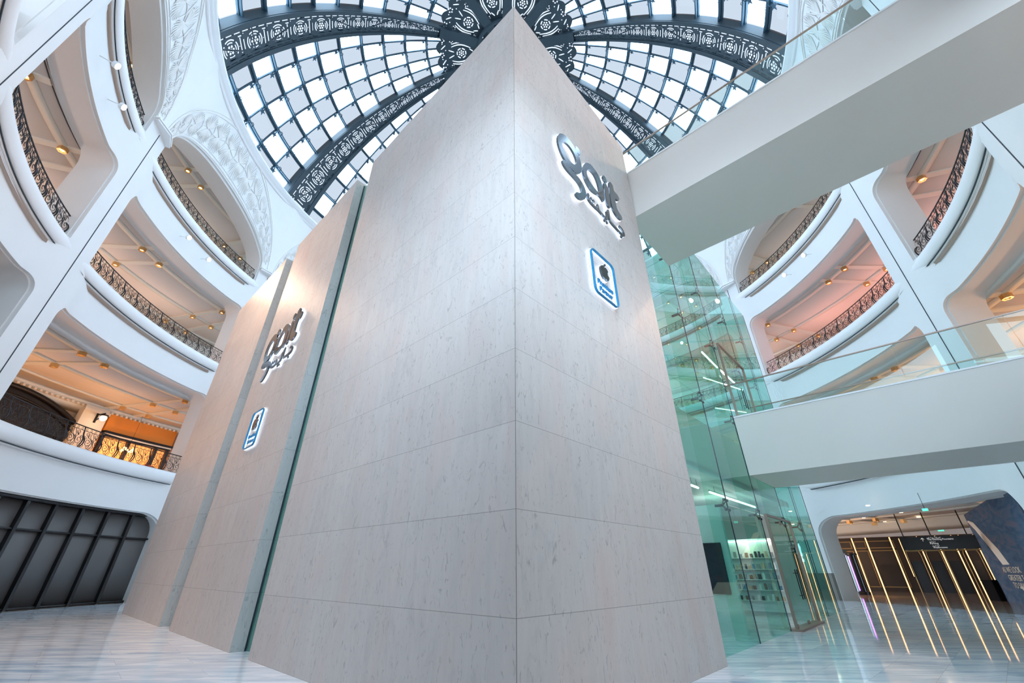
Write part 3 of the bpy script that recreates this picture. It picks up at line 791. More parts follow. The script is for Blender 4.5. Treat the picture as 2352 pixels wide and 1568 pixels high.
# ================================================================== MARBLE TOWER
HT = 14.3
def uvb(p, q):      # height and running length for the marble
    l = (p.x-KX)*LX+(p.y-KY)*LY; r_ = (p.x-KX)*RX+(p.y-KY)*RY
    return (l if q in ((3,0,4,7),(1,2,6,5)) else r_+20.3, p.z)
def stone_box(l0, l1, r0, r1, name, label, z1=HT, m='stone', cat='wall', g=None):
    b = MB(); pts = [T(l0,r0,0),T(l0,r1,0),T(l1,r1,0),T(l1,r0,0),T(l0,r0,z1),T(l0,r1,z1),T(l1,r1,z1),T(l1,r0,z1)]
    b.hexa(pts, uvb); o = b.build(name, M[m])
    # returns facing right (l = l0) get the darker copy, shade painted into its tint
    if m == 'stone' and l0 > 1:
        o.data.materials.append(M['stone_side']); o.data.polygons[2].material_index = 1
    return tag(o, label, cat, g)
stone_box(0, 6.88, 0, 5.55, 'marble_block', 'tall pale marble corner block of the shop tower, nearest and largest', g='marble blocks of the tower')
stone_box(7.98, 13.17, 0, 2.2, 'marble_block', 'middle marble block carrying the dark script sign on the left face', g='marble blocks of the tower')
stone_box(14.5, 21.1, 0, 2.2, 'marble_block', 'farthest left marble block beside the dark shopfront', g='marble blocks of the tower')
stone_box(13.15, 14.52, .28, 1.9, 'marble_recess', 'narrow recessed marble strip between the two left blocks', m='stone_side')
# corner arris joint of the nearest block
b = MB(); b.tbox(-.003, .003, -.003, .003, 0, HT); struct('trim_corner_joint', b, mat('stone_joint', (.24,.22,.20), .8))
def pane(l0, l1, r0, r1, z0, z1, name, parent, m='glass'):
    b = MB(); b.tbox(l0, l1, r0, r1, z0, z1); return b.build(name, M[m], parent)
gl = thing('glass_strip', T(7.4, .3, 0), 'narrow vertical green glass strip between the first two marble blocks', 'glass wall')
zz = [0, 3.1, 6.2, 9.3, 12.4, 14.2]
for k in range(5): pane(6.88, 7.98, .31, .33, zz[k]+.005, zz[k+1]-.005, 'glass_pane', gl)
b = MB(); b.tbox(7.95, 7.98, .28, .31, 0, 14.2); b.build('edge_seal', M['gap'], gl)
b = MB(); b.tbox(6.5, 8.3, 1.35, 1.5, 0, 14.2); struct('wall_shop_bounce', b, M['white'])  # white panel added behind the glass strip to brighten it
# ---- glass wall on the right side
gw = thing('glass_wall', T(.3, 12.7, 0), 'tall green glass wall of the shop beside the marble block', 'glass wall')
Rs = [5.56, 8.72, 11.70, 14.84, 17.4, 19.9]; Zs = [0, 3.0, 6.05, 9.1, 11.6, 14.3]
for k in range(5):
    for j in range(5):
        if k == 2 and j in (0,): continue
        if k == 2 and j == 2: continue
        pane(.30, .32, Rs[k]+.004, Rs[k+1]-.004, Zs[j]+.004, Zs[j+1]-.004, 'glass_pane', gw)
for r_ in (8.72, 11.70, 14.84, 17.4):
    pane(.34, .84, r_-.012, r_+.012, 0.01, 14.3, 'glass_fin', gw, 'fin')
for r_ in Rs[1:]:
    b = MB(); b.tbox(.296, .324, r_-.007, r_+.007, 0, 14.3); b.build('pane_joint', M['gap'], gw)
pane(.35, 4.9, 19.88, 19.90, 0, 14.3, 'end_pane', gw)
b = MB(); b.tbox(4.9, 8, 19.88, 19.9, 6, 14.3); b.build('end_pane', M['glass'], gw)
def spider(l, r_, z):
    b = MB()
    for dz in (-.12, .12):
        for dr in (-.12, .12):
            b.tube([T(.42, r_, z), T(.34, r_+dr, z+dz)], .014, 5); b.disc(T(.30, r_+dr, z+dz), (T(1,0,0)-T(0,0,0)), .035, .05, 10)
    b.tbox(.40, .62, r_-.03, r_+.03, z-.03, z+.03)
    return b.build('spider_clamp', M['iron'], gw)
for r_ in (8.72, 11.70, 14.84, 17.4):
    for z in (3.0, 6.05, 9.1, 11.6): spider(.3, r_, z)
# doors with bronze portals
def portal(z0, z1, name, label):
    t_ = thing(name, T(.1, 13.25, z0), label, 'door')
    for r_ in (11.74, 14.80):
        b = MB(); b.tbox(.12, .20, r_-.02, r_+.02, z0, z1); b.build('door_post', M['bronze'], t_)
    b = MB(); b.tbox(.12, .20, 11.74, 14.8, z1-.04, z1+.02); b.build('door_head', M['bronze'], t_)
    b = MB(); b.tbox(.02, .34, 11.7, 14.84, z0+.001, z0+.05); b.build('threshold', M['bronze'], t_)
    for r0, r1 in ((11.8, 13.26), (13.28, 14.74)):
        d = pane(.16, .175, r0, r1, z0+.06, z1-.1, 'door_leaf', t_, 'clearglass')
        b = MB(); rh = r1-.12 if r0 < 12 else r0+.12
        b.tube([T(.09, rh, z0+.7), T(.09, rh, z0+1.5)], .016, 8); b.tube([T(.09, rh, z0+.8), T(.16, rh, z0+.8)], .01, 6); b.tube([T(.09, rh, z0+1.4), T(.16, rh, z0+1.4)], .01, 6)
        b.build('door_handle', M['iron'], d)
        b = MB(); b.tbox(.15, .185, r0+.02, r0+.2, z0+.06, z0+.16); b.tbox(.15, .185, r0+.02, r0+.2, z1-.2, z1-.1); b.build('hinge_patch', M['bronze'], d)
portal(0, 3.0, 'glass_door', 'bronze framed glass double door at floor level in the green glass wall')
portal(6.15, 9.1, 'glass_door', 'bronze framed glass double door opening onto the lower bridge')
# ---- shop inside
b = MB(); b.tbox(1.25, 9, 1.2, 19.5, 4.2, 6.1); struct('floor', b, M['bridge'])
b = MB(); b.tbox(.9, 1.0, 5.7, 19.6, 3.98, 4.2); struct('trim_ceiling_edge', b, M['white'])
b = MB(); b.tbox(.9, 9, 5.7, 19.6, 4.05, 4.2); struct('ceiling', b, M['white'])
b = MB(); b.tbox(1.45, 9, 11.9, 12.1, 0, 3.98) if False else b.tbox(.95, 2.6, 10.0, 10.15, 0, 3.2); struct('wall_shop_partition', b, M['white'])
b = MB(); b.tbox(1.3, 9, 19.3, 19.5, 0, 4.1); struct('wall_shop_end', b, M['white'])
b = MB(); b.tbox(6.2, 6.4, 5.6, 19.4, 0, 4.1); struct('wall_shop_rear', b, M['white'])
b = MB(); b.tbox(1.10, 1.62, 9.94, 9.99, .9, 2.18); tag(b.build('display_screen', M['black'], None, .04), 'tall black rounded screen on the white partition just behind the glass', 'screen')
# shelves
sh = thing('display_shelf', T(2.2, 16.4, 0), 'lit white wall shelf with rows of small boxed goods inside the shop', 'shelf')
b = MB(); b.tbox(1.25, 3.1, 16.6, 16.7, .1, 2.6); b.build('back_panel', M['white'], sh)
for z in (.45, .8, 1.15, 1.5, 1.9): 
    b = MB(); b.tbox(1.3, 3.05, 16.38, 16.6, z, z+.02); b.build('shelf_board', M['white'], sh)
b = MB(); b.tbox(1.3, 3.05, 16.5, 16.58, 2.5, 2.53); b.build('shelf_light', M['ledwhite'], sh)
GC = [mat('goods_'+n_, c, .5) for n_, c in (('white',(.8,.8,.8)),('black',(.02,.02,.025)),('blue',(.1,.25,.4)),('beige',(.6,.42,.28)),('brown',(.25,.12,.08)),('grey',(.3,.3,.32)))]
gm = {}
for z in (.47, .82, 1.17, 1.52, 1.92):
    l = 1.36
    while l < 2.98:
        ww = random.choice((.07,.09,.11)); hh = random.choice((.14,.18,.22)); c = random.randrange(6)
        key = (ww, hh, c)
        if key not in gm:
            b = MB(); b.box(-ww/2, ww/2, -.03, .03, 0, hh); o = b.build('boxed_accessory', GC[c]); gm[key] = o.data
        else: o = bpy.data.objects.new('boxed_accessory', gm[key]); COL.objects.link(o)
        o.location = T(l+ww/2, 16.46, z); o.rotation_euler = (0, 0, atan2(LY, LX))
        cn = ('white','black','blue','beige','brown','grey')[c]
        tag(o, 'small %s boxed accessory on the lit shop shelf, %s row' % (cn, {.47:'lowest',.82:'second',1.17:'middle',1.52:'fourth',1.92:'top'}[z]), 'box', '%s boxes on the lit shelf' % cn)
        l += ww+random.choice((.05,.08,.12))
tb = thing('display_table', T(3.6, 13.6, 0), 'low white display table on the shop floor behind the glass', 'table')
b = MB(); b.tbox(2.6, 4.4, 12.2, 15.0, .82, .9); b.build('table_top', M['white'], tb)
for l, r_ in ((2.8,12.4),(4.2,12.4),(2.8,14.8),(4.2,14.8)): b = MB(); b.tbox(l-.05, l+.05, r_-.05, r_+.05, 0, .82); b.build('leg', M['white'], tb)
# linear lights
def led(l0, r0, l1, r1, z, label, wd=.035):
    t_ = thing('linear_light', T((l0+l1)/2, (r0+r1)/2, z), label, 'ceiling light', 'white linear lights in the shop')
    b = MB(); b.tube([T(l0,r0,z), T(l1,r1,z)], wd, 6); b.build('light_tube', M['ledwhite'], t_)
    b = MB(); b.tube([T(l0+.01,r0,z+.05), T(l1+.01,r1,z+.05)], wd*.9, 4)
    b.build('housing', M['white'], t_)
    b = MB()
    top = 4.05 if z < 5 else 14.15
    for f in (.1, .9): b.tube([T(l0+(l1-l0)*f, r0+(r1-r0)*f, z), T(l0+(l1-l0)*f, r0+(r1-r0)*f, top)], .006, 4)
    b.build('suspension_wire', M['iron'], t_)
led(1.57, 9.9, 1.59, 10.5, 3.8, 'short bright linear light just inside the ground floor glass'); led(1.62, 11.6, 1.62, 16.8, 3.8, 'long bright linear light over the shop floor at ground level')
led(1.09, 12.9, 1.15, 14.9, 9.5, 'bright diagonal linear light behind the upper glass door, first'); led(1.15, 15.3, 1.16, 17.4, 9.5, 'bright diagonal linear light behind the upper glass door, second')
led(1.7, 14.4, .85, 17.2, 9.0, 'thin linear light crossing behind the upper door', .018); led(2.4, 17.6, 1.45, 19.4, 8.6, 'thinner linear light low behind the lower bridge glass', .016)
pt('shop_fill', T(3, 9, 3.2), 45, (1,.93,.85)); pt('shop_fill', T(2.6, 14.5, 3.2), 45, (1,.93,.85)); pt('shelf_fill', T(2.2, 16.2, 2.4), 14, (1,.8,.6))  # fill lights added inside the shop, no fittings at these spots

# ================================================================== BRIDGES
def lcirc(r_, rad=20.25):      # where a line along the bridge meets the atrium circle
    ax, ay = KX+r_*RX-CX, KY+r_*RY-CY; bq = -(ax*LX+ay*LY); return -(-bq+sqrt(max(0, bq*bq-(ax*ax+ay*ay-rad*rad))))
def bridge(r0, r1, z0, z1, zt, lend, l0, name, label):
    e0, e1 = lcirc(r0), lcirc(r1)
    t_ = thing(name, T(-3, (r0+r1)/2, z0), label, 'bridge')
    b = MB(); b.hexa([T(e0,r0,z0),T(e1,r1,z0),T(l0,r1,z0),T(l0,r0,z0),T(e0,r0,z1),T(e1,r1,z1),T(l0,r1,z1),T(l0,r0,z1)]); b.build('bridge_deck', M['bridge'], t_)
    b = MB(); b.tbox(e0, l0, r0-.025, r0+.12, z1, z1+.05); b.tbox(e1, l0, r1-.12, r1+.025, z1, z1+.05); b.build('edge_trim', M['white2'], t_)
    n = 4
    for k in range(n):
        for r_, en in ((r0+.03, e0), (r1-.05, e1)):
            a = l0+(en-l0)*k/n; c = l0+(en-l0)*(k+1)/n
            g = pane(min(a,c)+.006, max(a,c)-.006, r_, r_+.02, z1+.05, zt, 'balustrade_glass', t_, 'clearglass')
    for r_, en in ((r0+.04, e0), (r1-.04, e1)):
        b = MB(); b.tbox(en, l0, r_-.022, r_+.022, zt, zt+.035); b.build('handrail', M['bronze'], t_)
bridge(5.6, 8.55, 11.03, 12.98, 14.05, -7.95, 0.28, 'bridge', 'upper white footbridge crossing from the tower to the right gallery')
bridge(11.68, 14.83, 4.18, 6.12, 7.33, -9.3, 0.28, 'bridge', 'lower white footbridge with glass balustrades meeting the glass door')

# ================================================================== SIGNS
def smooth(pts, n=4):
    out = []; N = len(pts)
    for i in range(N):
        p0, p1, p2, p3 = (Vector(pts[(i+k-1) % N]) for k in range(4))
        for j in range(n):
            t = j/n; out.append(tuple(.5*((2*p1)+(p2-p0)*t+(2*p0-5*p1+4*p2-p3)*t*t+(3*p1-p0-3*p2+p3)*t**3)))
    return out
def ell(cx, cy, rx, ry, n=32, rot=0.): return [(cx+rx*cos(t)*cos(rot)-ry*sin(t)*sin(rot), cy+rx*cos(t)*sin(rot)+ry*sin(t)*cos(rot)) for t in [2*pi*k/n for k in range(n)]]
def stroke(pts, w_, n=3):
    P_ = [Vector(p) for p in pts]; C_ = []
    for i in range(len(P_)-1):
        p0, p1, p2, p3 = P_[max(0,i-1)], P_[i], P_[i+1], P_[min(len(P_)-1,i+2)]
        for j in range(n):
            t = j/n; C_.append(.5*((2*p1)+(p2-p0)*t+(2*p0-5*p1+4*p2-p3)*t*t+(3*p1-p0-3*p2+p3)*t**3))
    C_.append(P_[-1]); lo, hi = [], []
    for i, c in enumerate(C_):
        d = (C_[min(i+1,len(C_)-1)]-C_[max(i-1,0)]).normalized(); nn = Vector((-d.y, d.x))*w_; lo.append(c+nn); hi.append(c-nn)
    d0 = (C_[0]-C_[1]).normalized()*w_; d1 = (C_[-1]-C_[-2]).normalized()*w_
    return [tuple(x) for x in [C_[0]+d0]+lo+[C_[-1]+d1]+hi[::-1]]
TAIL = [(1.48,9.52),(1.55,9.62),(1.66,9.62),(1.80,9.56),(1.98,9.54),(2.16,9.52),(2.31,9.42),(2.38,9.24),(2.33,9.03),(2.20,8.86),(2.03,8.76),(1.92,8.77),(1.91,8.84),(1.98,8.92),(2.10,9.00),(2.17,9.12),(2.16,9.25),(2.05,9.33),(1.86,9.35),(1.66,9.36),(1.52,9.42)]
AO = [(2.44,10.28),(2.57,10.50),(2.79,10.66),(3.02,10.66),(3.21,10.54),(3.31,10.30),(3.34,10.03),(3.30,9.76),(3.22,9.64),(3.12,9.70),(3.02,9.70),(2.87,9.63),(2.66,9.58),(2.48,9.68),(2.38,9.85),(2.37,10.07)]
AI = [(2.54,10.07),(2.61,10.27),(2.76,10.39),(2.94,10.38),(3.05,10.22),(3.09,9.98),(3.05,9.83),(2.93,9.80),(2.73,9.84),(2.59,9.92)]
TT = [(3.75,10.78),(3.81,10.90),(3.90,10.93),(3.97,10.86),(3.99,10.70),(4.15,10.69),(4.23,10.62),(4.21,10.50),(4.13,10.42),(3.99,10.38),(3.97,10.20),(3.98,10.02),(4.06,9.93),(4.17,9.88),(4.21,9.79),(4.14,9.69),(3.98,9.64),(3.82,9.68),(3.71,9.80),(3.67,10.01),(3.69,10.37)]
LET = [[ell(1.845,10.13,.485,.56), ell(1.82,10.12,.285,.30)], [ell(2.24,10.64,.115,.13,16)], [smooth(TAIL)], [smooth(AO), smooth(AI)],
       [ell(3.53,10.75,.105,.125,16)], [smooth([(3.42,10.48),(3.50,10.58),(3.59,10.56),(3.63,10.4),(3.63,10.1),(3.62,9.84),(3.58,9.70),(3.50,9.66),(3.43,9.72),(3.41,10.0)])], [smooth(TT)]]
AW = .04
ARB = [[stroke([(2.53,9.34),(2.49,9.22),(2.55,9.13),(2.75,9.11),(2.93,9.13),(3.12,9.12),(3.31,9.13),(3.36,9.20),(3.37,9.40)], AW)], [stroke([(2.93,9.30),(2.94,9.17)], AW*.9)],
       [stroke([(3.48,9.55),(3.47,9.25),(3.53,9.17),(3.75,9.15),(3.98,9.14),(4.16,9.17),(4.20,9.28),(4.12,9.36),(4.0,9.37)], AW)]]
DOTS = [(2.64,9.28),(2.75,9.29),(3.20,8.99),(3.31,9.0),(4.02,9.03)]
def leaf_apple(x, y, s):
    body = smooth([(x, y+.62*s),(x+.26*s, y+.72*s),(x+.52*s, y+.60*s),(x+.64*s, y+.42*s),(x+.50*s, y+.22*s),(x+.50*s, y-.06*s),(x+.72*s, y-.26*s),(x+.56*s, y-.62*s),(x+.32*s, y-.82*s),(x+.02*s, y-.74*s),(x-.30*s, y-.82*s),(x-.58*s, y-.50*s),(x-.72*s, y-.04*s),(x-.64*s, y+.42*s),(x-.36*s, y+.68*s)], 4)
    lf = smooth([(x+.02*s, y+.78*s),(x+.06*s, y+1.02*s),(x+.30*s, y+1.26*s),(x+.30*s, y+1.0*s),(x+.16*s, y+.82*s)], 3)
    return [[body], [lf]]
def rrect(x0, x1, z0, z1, r_, n=6):
    o = []
    for cx, cz, t0 in ((x1-r_, z1-r_, 0), (x0+r_, z1-r_, pi/2), (x0+r_, z0+r_, pi), (x1-r_, z0+r_, 3*pi/2)):
        for k in range(n+1): t = t0+pi/2*k/n; o.append((cx+r_*cos(t), cz+r_*sin(t)))
    return o
def grow(lp, d):
    N = len(lp); ar = sum(lp[i][0]*lp[(i+1)%N][1]-lp[(i+1)%N][0]*lp[i][1] for i in range(N)); sg = 1 if ar > 0 else -1; out = []
    for i in range(N):
        p, q = lp[i-1], lp[(i+1) % N]; dx, dy = q[0]-p[0], q[1]-p[1]; l_ = hypot(dx, dy) or 1
        out.append((lp[i][0]+sg*dy/l_*d, lp[i][1]-sg*dx/l_*d))
    return out
def put(loops, fn, z0, z1, name, m, parent):
    v, f = fill2d(loops, (z1-z0)/2); b = MB(); mapped(b, (v, f), lambda x, y, z: fn(x, y, (z0+z1)/2+z)); return b.build(name, m, parent)
def make_sign(fn, base, label, label2):
    t_ = thing('illuminated_sign', base, label, 'sign', 'halo lit signs on the marble')
    nm = ['letter_g','letter_dot','letter_g_tail','letter_a','letter_i_dot','letter_i','letter_t']
    for n_, lp in zip(nm, LET):
        q_ = put(lp, fn, .07, .12, n_, M['signmetal'], t_)
        g = [grow(l_, .016 if k == 0 else -.012) for k, l_ in enumerate(lp)]; put(g, fn, .045, .068, 'halo', M['halo'], q_)
    for k, lp in enumerate(ARB):
        q_ = put(lp, fn, .06, .10, 'arabic_stroke', M['signmetal'], t_); put([grow(l_, .012) for l_ in lp], fn, .035, .058, 'halo', M['halo'], q_)
    for x, y in DOTS:
        q_ = put([ell(x, y, .04, .045, 10)], fn, .06, .10, 'arabic_dot', M['signmetal'], t_); put([ell(x, y, .054, .058, 10)], fn, .035, .058, 'halo', M['halo'], q_)
    t2 = thing('illuminated_plaque', fn(2.78, 6.4, 0), label2, 'sign', 'halo lit plaques on the marble')
    x0, x1, z0, z1 = 2.31, 3.25, 6.38, 7.56
    put([rrect(x0, x1, z0, z1, .14), rrect(x0+.022, x1-.022, z0+.022, z1-.022, .12)], fn, .06, .11, 'frame', M['signblue'], t2)
    put([rrect(x0-.014, x1+.014, z0-.014, z1+.014, .15), rrect(x0+.036, x1-.036, z0+.036, z1-.036, .11)], fn, .03, .058, 'halo', M['halo'], t2)
    for lp in leaf_apple(2.79, 7.11, .23):
        put(lp, fn, .06, .11, 'emblem', M['signmetal'], t2); put([grow(l_, .012) for l_ in lp], fn, .03, .058, 'halo', M['halo'], t2)
    for s_, y in (('Premium', 6.70), ('Partner', 6.53)):
        v, f = text2d(s_, .165, .018); b = MB(); mapped(b, (v, f), lambda x, y_, z: fn(2.79+x, y+y_, .07+z)); b.build('lettering', M['signblue'], t2)
        v2, f2 = text2d(s_, .165, .006); b = MB()
        for dx, dy in ((.008,.0),(-.008,0),(0,.008),(0,-.008)): mapped(b, (v2, f2), lambda x, y_, z, dx=dx, dy=dy: fn(2.79+x+dx, y+y_+dy, .035+z))
        b.build('halo', M['halo'], t2)
fR = lambda x, z, d: T(-d, x, z)
fL = lambda x, z, d: T(12.28-(x-1.37), -d, z-1.67)
make_sign(fR, T(0, 2.8, 9), 'halo lit script sign gait with Arabic lettering on the right face of the corner block', 'halo lit rounded plaque with fruit emblem on the right face of the corner block')
make_sign(fL, T(10.9, 0, 7.4), 'halo lit script sign gait with Arabic lettering on the middle marble block', 'halo lit rounded plaque with fruit emblem on the middle marble block')

isg = thing('illuminated_sign', T(.62, 17.3, 1.3), 'small white lit script sign hanging inside the far end of the glass wall', 'sign')
fI = lambda x, z, d: T(.62-d*.4, 16.9+(x-1.37)*.30, 1.95+(z-9.6)*.36)
for lp, n_ in zip(LET+ARB, ['letter_g','letter_dot','letter_g_tail','letter_a','letter_i_dot','letter_i','letter_t','arabic_stroke','arabic_stroke','arabic_stroke']): put(lp, fI, .0, .06, n_, M['halo'], isg)
b = MB(); b.tube([T(.60, 17.0, 2.3), T(.60, 17.0, 4.05)], .006, 4); b.tube([T(.60, 17.7, 2.3), T(.60, 17.7, 4.05)], .006, 4); b.tube([T(.62, 16.9, 2.0), T(.62, 17.8, 2.0)], .006, 4); b.build('suspension_wire', M['iron'], isg)

# ================================================================== LEFT GROUND SHOPFRONT
sf = thing('shopfront', P(20.4, -92.8, 0), 'closed dark grey metal shopfront with black mullions at floor level on the left', 'shopfront')
a0, a1 = ARR[2]+2.3, ARR[3]-2.3
ms = [-100.0-3.8*2, -103.8, -100.0, -96.2, -92.4, -88.6, -84.8, -81.0]
b = MB(); b.ring([(20.55, 0), (20.65, 0), (20.65, 4.4), (20.55, 4.4)], a0, a1, 14)
b.v = b.v; b.build('metal_panels', M['darkpanel'], sf)
for m_ in ms:
    b = MB(); b.pbox(20.38, 20.56, m_-.2, m_+.2, 0, 4.4); b.build('mullion', M['mullion'], sf)
b = MB(); b.ring([(20.42, 2.96), (20.56, 2.96), (20.56, 3.04), (20.42, 3.04)], a0, a1, 14); b.build('transom', M['mullion'], sf)
b = MB(); b.ring([(20.42, 0), (20.56, 0), (20.56, .1), (20.42, .1)], a0, a1, 14); b.ring([(20.35, 4.10), (20.55, 4.10), (20.55, 4.25), (20.35, 4.25)], a0, a1, 14); b.build('frame', M['mullion'], sf)

# ================================================================== LEFT LOWEST GALLERY: arched dark front, orange shop, lanterns
def on(Rr, a, z): return P(Rr, a, z)
af = thing('arched_shopfront', P(29.4, -85, 6.3), 'dark arched shopfront behind the railing of the lowest left gallery', 'shopfront')
b = MB(); n = 24
pts = [(-93.5+15.0*k/n, 9.0+2.15*sin(pi*(.12+.80*k/n))**.6) for k in range(n+1)]
rows = [[on(29.45, x, 6.3) for x, z in pts], [on(29.45, x, z) for x, z in pts]]
b.grid(rows, False, False); b.build('dark_panel', M['mullion'], af)
b = MB(); b.tube([on(29.35, x, z) for x, z in pts], .16, 6); b.tube([on(29.4, x, z-.5) for x, z in pts], .07, 6); b.build('arch_frame', M['mullion'], af)
b = MB(); b.pbox(29.3, 29.5, -93, -78.6, 9.0, 9.35, 6); b.build('transom', M['mullion'], af)
for x0, x1 in ((-92.6, -90.0), (-88.7, -84.8), (-83.6, -80)):
    b = MB(); b.pbox(29.38, 29.44, x0, x1, 7.0, 8.6, 3); b.build('shop_window', M['shopglow'], af)
    b = MB(); b.pbox(29.3, 29.46, x1, x1+.6, 6.3, 9.1); b.build('mullion', M['mullion'], af)
os_ = thing('orange_shopfront', P(29.3, -71, 6.3), 'orange fascia shopfront with lit interior behind the lowest left gallery railing', 'shopfront')
b = MB(); b.pbox(29.2, 29.4, -75.6, -66.3, 10.1, 11.3, 6); b.build('orange_fascia', M['orange'], os_)
b = MB(); b.pbox(28.95, 29.35, -75.6, -66.3, 9.93, 10.08, 6); b.pbox(29.0, 29.3, -75.4, -66.5, 9.70, 9.80, 6); b.build('awning_box', M['mullion'], os_)
b = MB(); b.pbox(29.0, 29.1, -75.5, -66.4, 9.82, 9.92, 6); b.build('cream_band', M['cream'], os_)
b = MB(); b.pbox(29.4, 29.46, -75.4, -66.4, 6.4, 9.7, 6); b.build('shop_interior', M['shopglow'], os_)
b = MB()
for x in (-75.3, -71.9, -68.2, -66.6): b.pbox(29.15, 29.4, x-.18, x+.18, 6.3, 9.75)
b.build('door_frame', M['darkwood'], os_)
ch = thing('chandelier', P(28.4, -72.6, 9.0), 'glowing amber chandelier in front of the orange shop', 'lamp')
b = MB()
for k in range(16):
    t = k*pi/8; c_ = P(28.4, -72.6, 8.95)
    b.disc(c_+Vector((.32*cos(t), .32*sin(t), .1*sin(3*t))), (0,0,1), .035, .12, 6)
b.build('glass_drops', M['chandelier'], ch)
b = MB(); b.tube([P(28.4,-72.6,9.0), P(28.4,-72.6,11.5)], .012, 4); b.build('stem', M['iron'], ch)
rg = thing('goods_bale', P(27.6, -70.2, 6.3), 'dark red rounded bundle standing in front of the orange shop', 'goods')
b = MB(); 
b.grid([[P(27.6,-70.2,0)+Vector((.75*cos(t)*cos(e_), .75*sin(t)*cos(e_), 7.35+.85*sin(e_))) for t in [2*pi*k/16 for k in range(16)]] for e_ in (-1.4,-.7,0,.5,1.0,1.5)], True); b.build('bundle', M['rug'], rg)
b = MB(); b.disc(P(27.6,-70.2,6.3), (0,0,1), .4, .5, 12); b.build('stand', M['darkwood'], rg)
for x0, x1 in ((-79, -76.0), (-66.0, -62.5)):
    b = MB(); b.pbox(29.05, 29.5, x0, x1, 6.3, 11.4); b.pbox(28.95, 29.1, x0-.1, x1+.1, 11.0, 11.2); struct('trim_pilaster', b, M['cream'])
for a, nm_ in ((-77.3, 'left of the orange shop'), (-64.9, 'right of the orange shop')):
    t_ = thing('wall_lantern', P(28.95, a, 10.6), 'black bracket lantern with white globe '+nm_, 'lamp', 'bracket lanterns beside the orange shop')
    b = MB(); c0 = P(29.05, a, 10.9); c1 = P(28.35, a, 10.95); b.tube([P(29.05,a,10.5), P(28.75,a,10.62), c1], .04, 6); b.tube([c0, c1], .05, 6); b.tube([P(29.02,a,10.35), P(29.02,a,11.1)], .07, 6); b.build('bracket', M['iron'], t_)
    b = MB(); c = P(28.35, a, 10.62)
    b.grid([[c+Vector((.20*cos(t)*cos(e_), .20*sin(t)*cos(e_), .20*sin(e_))) for t in [2*pi*k/16 for k in range(16)]] for e_ in (-1.5,-1,-.5,0,.5,1.,1.5)], True); b.build('globe', mat('globe_glow', (1,.9,.75), .4, emis=(1,.80,.55), es=2.6), t_)
    b = MB(); b.disc(P(28.35, a, 10.76), (0,0,1), .24, .08, 12); b.build('globe_cap', M['iron'], t_)
pt('shop_glow', P(27.8, -72.5, 8.3), 110, (1,.45,.15)); pt('shop_glow', P(28.0, -86, 7.8), 60, (1,.5,.2))
pt('lantern_light', P(28.2, -77.3, 10.3), 12, (1,.7,.4))

# ================================================================== RIGHT CONCOURSE
b = MB(); b.ring([(30.2, 4.5), (62, 4.5), (62, 4.7), (30.2, 4.7)], 36, 112, 30); struct('ceiling', b, M['ceil'])
b = MB(); b.grid([[P(62, a, z) for a in range(36, 113, 4)] for z in (0, 4.6)], smooth=False); struct('wall_concourse', b, M['darkwood'])
def az(d, a, z): return Vector((d*sin(R(a)), d*cos(R(a)), z))     # bearing from the viewer's spot on the plan
fa = thing('dark_facade', az(47.9, 41, 0), 'dark panelled shop facade with gold trims at the far end of the concourse', 'facade')
F0 = az(48.3, 34.0, 0); F1 = az(48.3, 47.6, 0); fd = (F1-F0).normalized(); fl = (F1-F0).length; fn_ = Vector((fd.y, -fd.x, 0)) 
if fn_.dot(F0) > 0: fn_ = -fn_
def FP(u, d, z): return F0+fd*u+fn_*d+Vector((0,0,z))
def fbox(mb, u0, u1, d0, d1, z0, z1): mb.hexa([FP(u0,d0,z0),FP(u1,d0,z0),FP(u1,d1,z0),FP(u0,d1,z0),FP(u0,d0,z1),FP(u1,d0,z1),FP(u1,d1,z1),FP(u0,d1,z1)])
def uof(a):     # bearing -> distance along the facade
    d = Vector((sin(R(a)), cos(R(a)), 0)); t = (F0.x*fn_.x+F0.y*fn_.y)/(d.x*fn_.x+d.y*fn_.y); return (d*t-F0).dot(fd)
b = MB(); fbox(b, 0, fl, -.3, 0, 0, 4.5); b.build('dark_panel', M['darkwood'], fa)
b = MB(); fbox(b, 0, fl, 0, .25, 3.86, 4.5); b.build('white_band', M['ceil'], fa)
for a_, w_ in ((37.45, .9), (36.2, .8), (38.9, 1.9)):
    u = uof(a_); b = MB()
    for z0, z1 in ((.3, 2.9), (3.05, 3.6)):
        fbox(b, u-w_/2, u-w_/2+.06, 0, .05, z0, z1); fbox(b, u+w_/2-.06, u+w_/2, 0, .05, z0, z1); fbox(b, u-w_/2, u+w_/2, 0, .05, z1-.06, z1); fbox(b, u-w_/2, u+w_/2, 0, .05, z0, z0+.06)
    b.build('gold_panel_trim', M['gold'], fa)
for a_ in (41.1, 42.5, 43.7, 44.95):
    u = uof(a_); b = MB(); w_ = .42
    pts = [FP(u-w_, .06, 0)]+[FP(u+w_*cos(t), .06, 2.5+.5*sin(t)) for t in [pi-pi*k/10 for k in range(11)]]+[FP(u+w_, .06, 0)]
    b.tube(pts, .035, 4); b.build('gold_arch', M['gold'], fa)
    b = MB(); fbox(b, u-.3, u+.3, .02, .05, 0, 2.1); b.build('dark_door', M['black'], fa)
b = MB(); fbox(b, uof(34.9), uof(36.1), 0, .1, 0, 3.0); b.build('teal_niche', mat('teal_dark', (.012,.05,.055), .4), fa)
LBL = ['leftmost, left of the first gold panel','second from the left','third, left of the hanging sign','fourth, thin one beside the hanging sign','fifth, first below the hanging sign','sixth, below the hanging sign','seventh, of the close pair','eighth, of the close pair','rightmost, beside the blue hoarding']
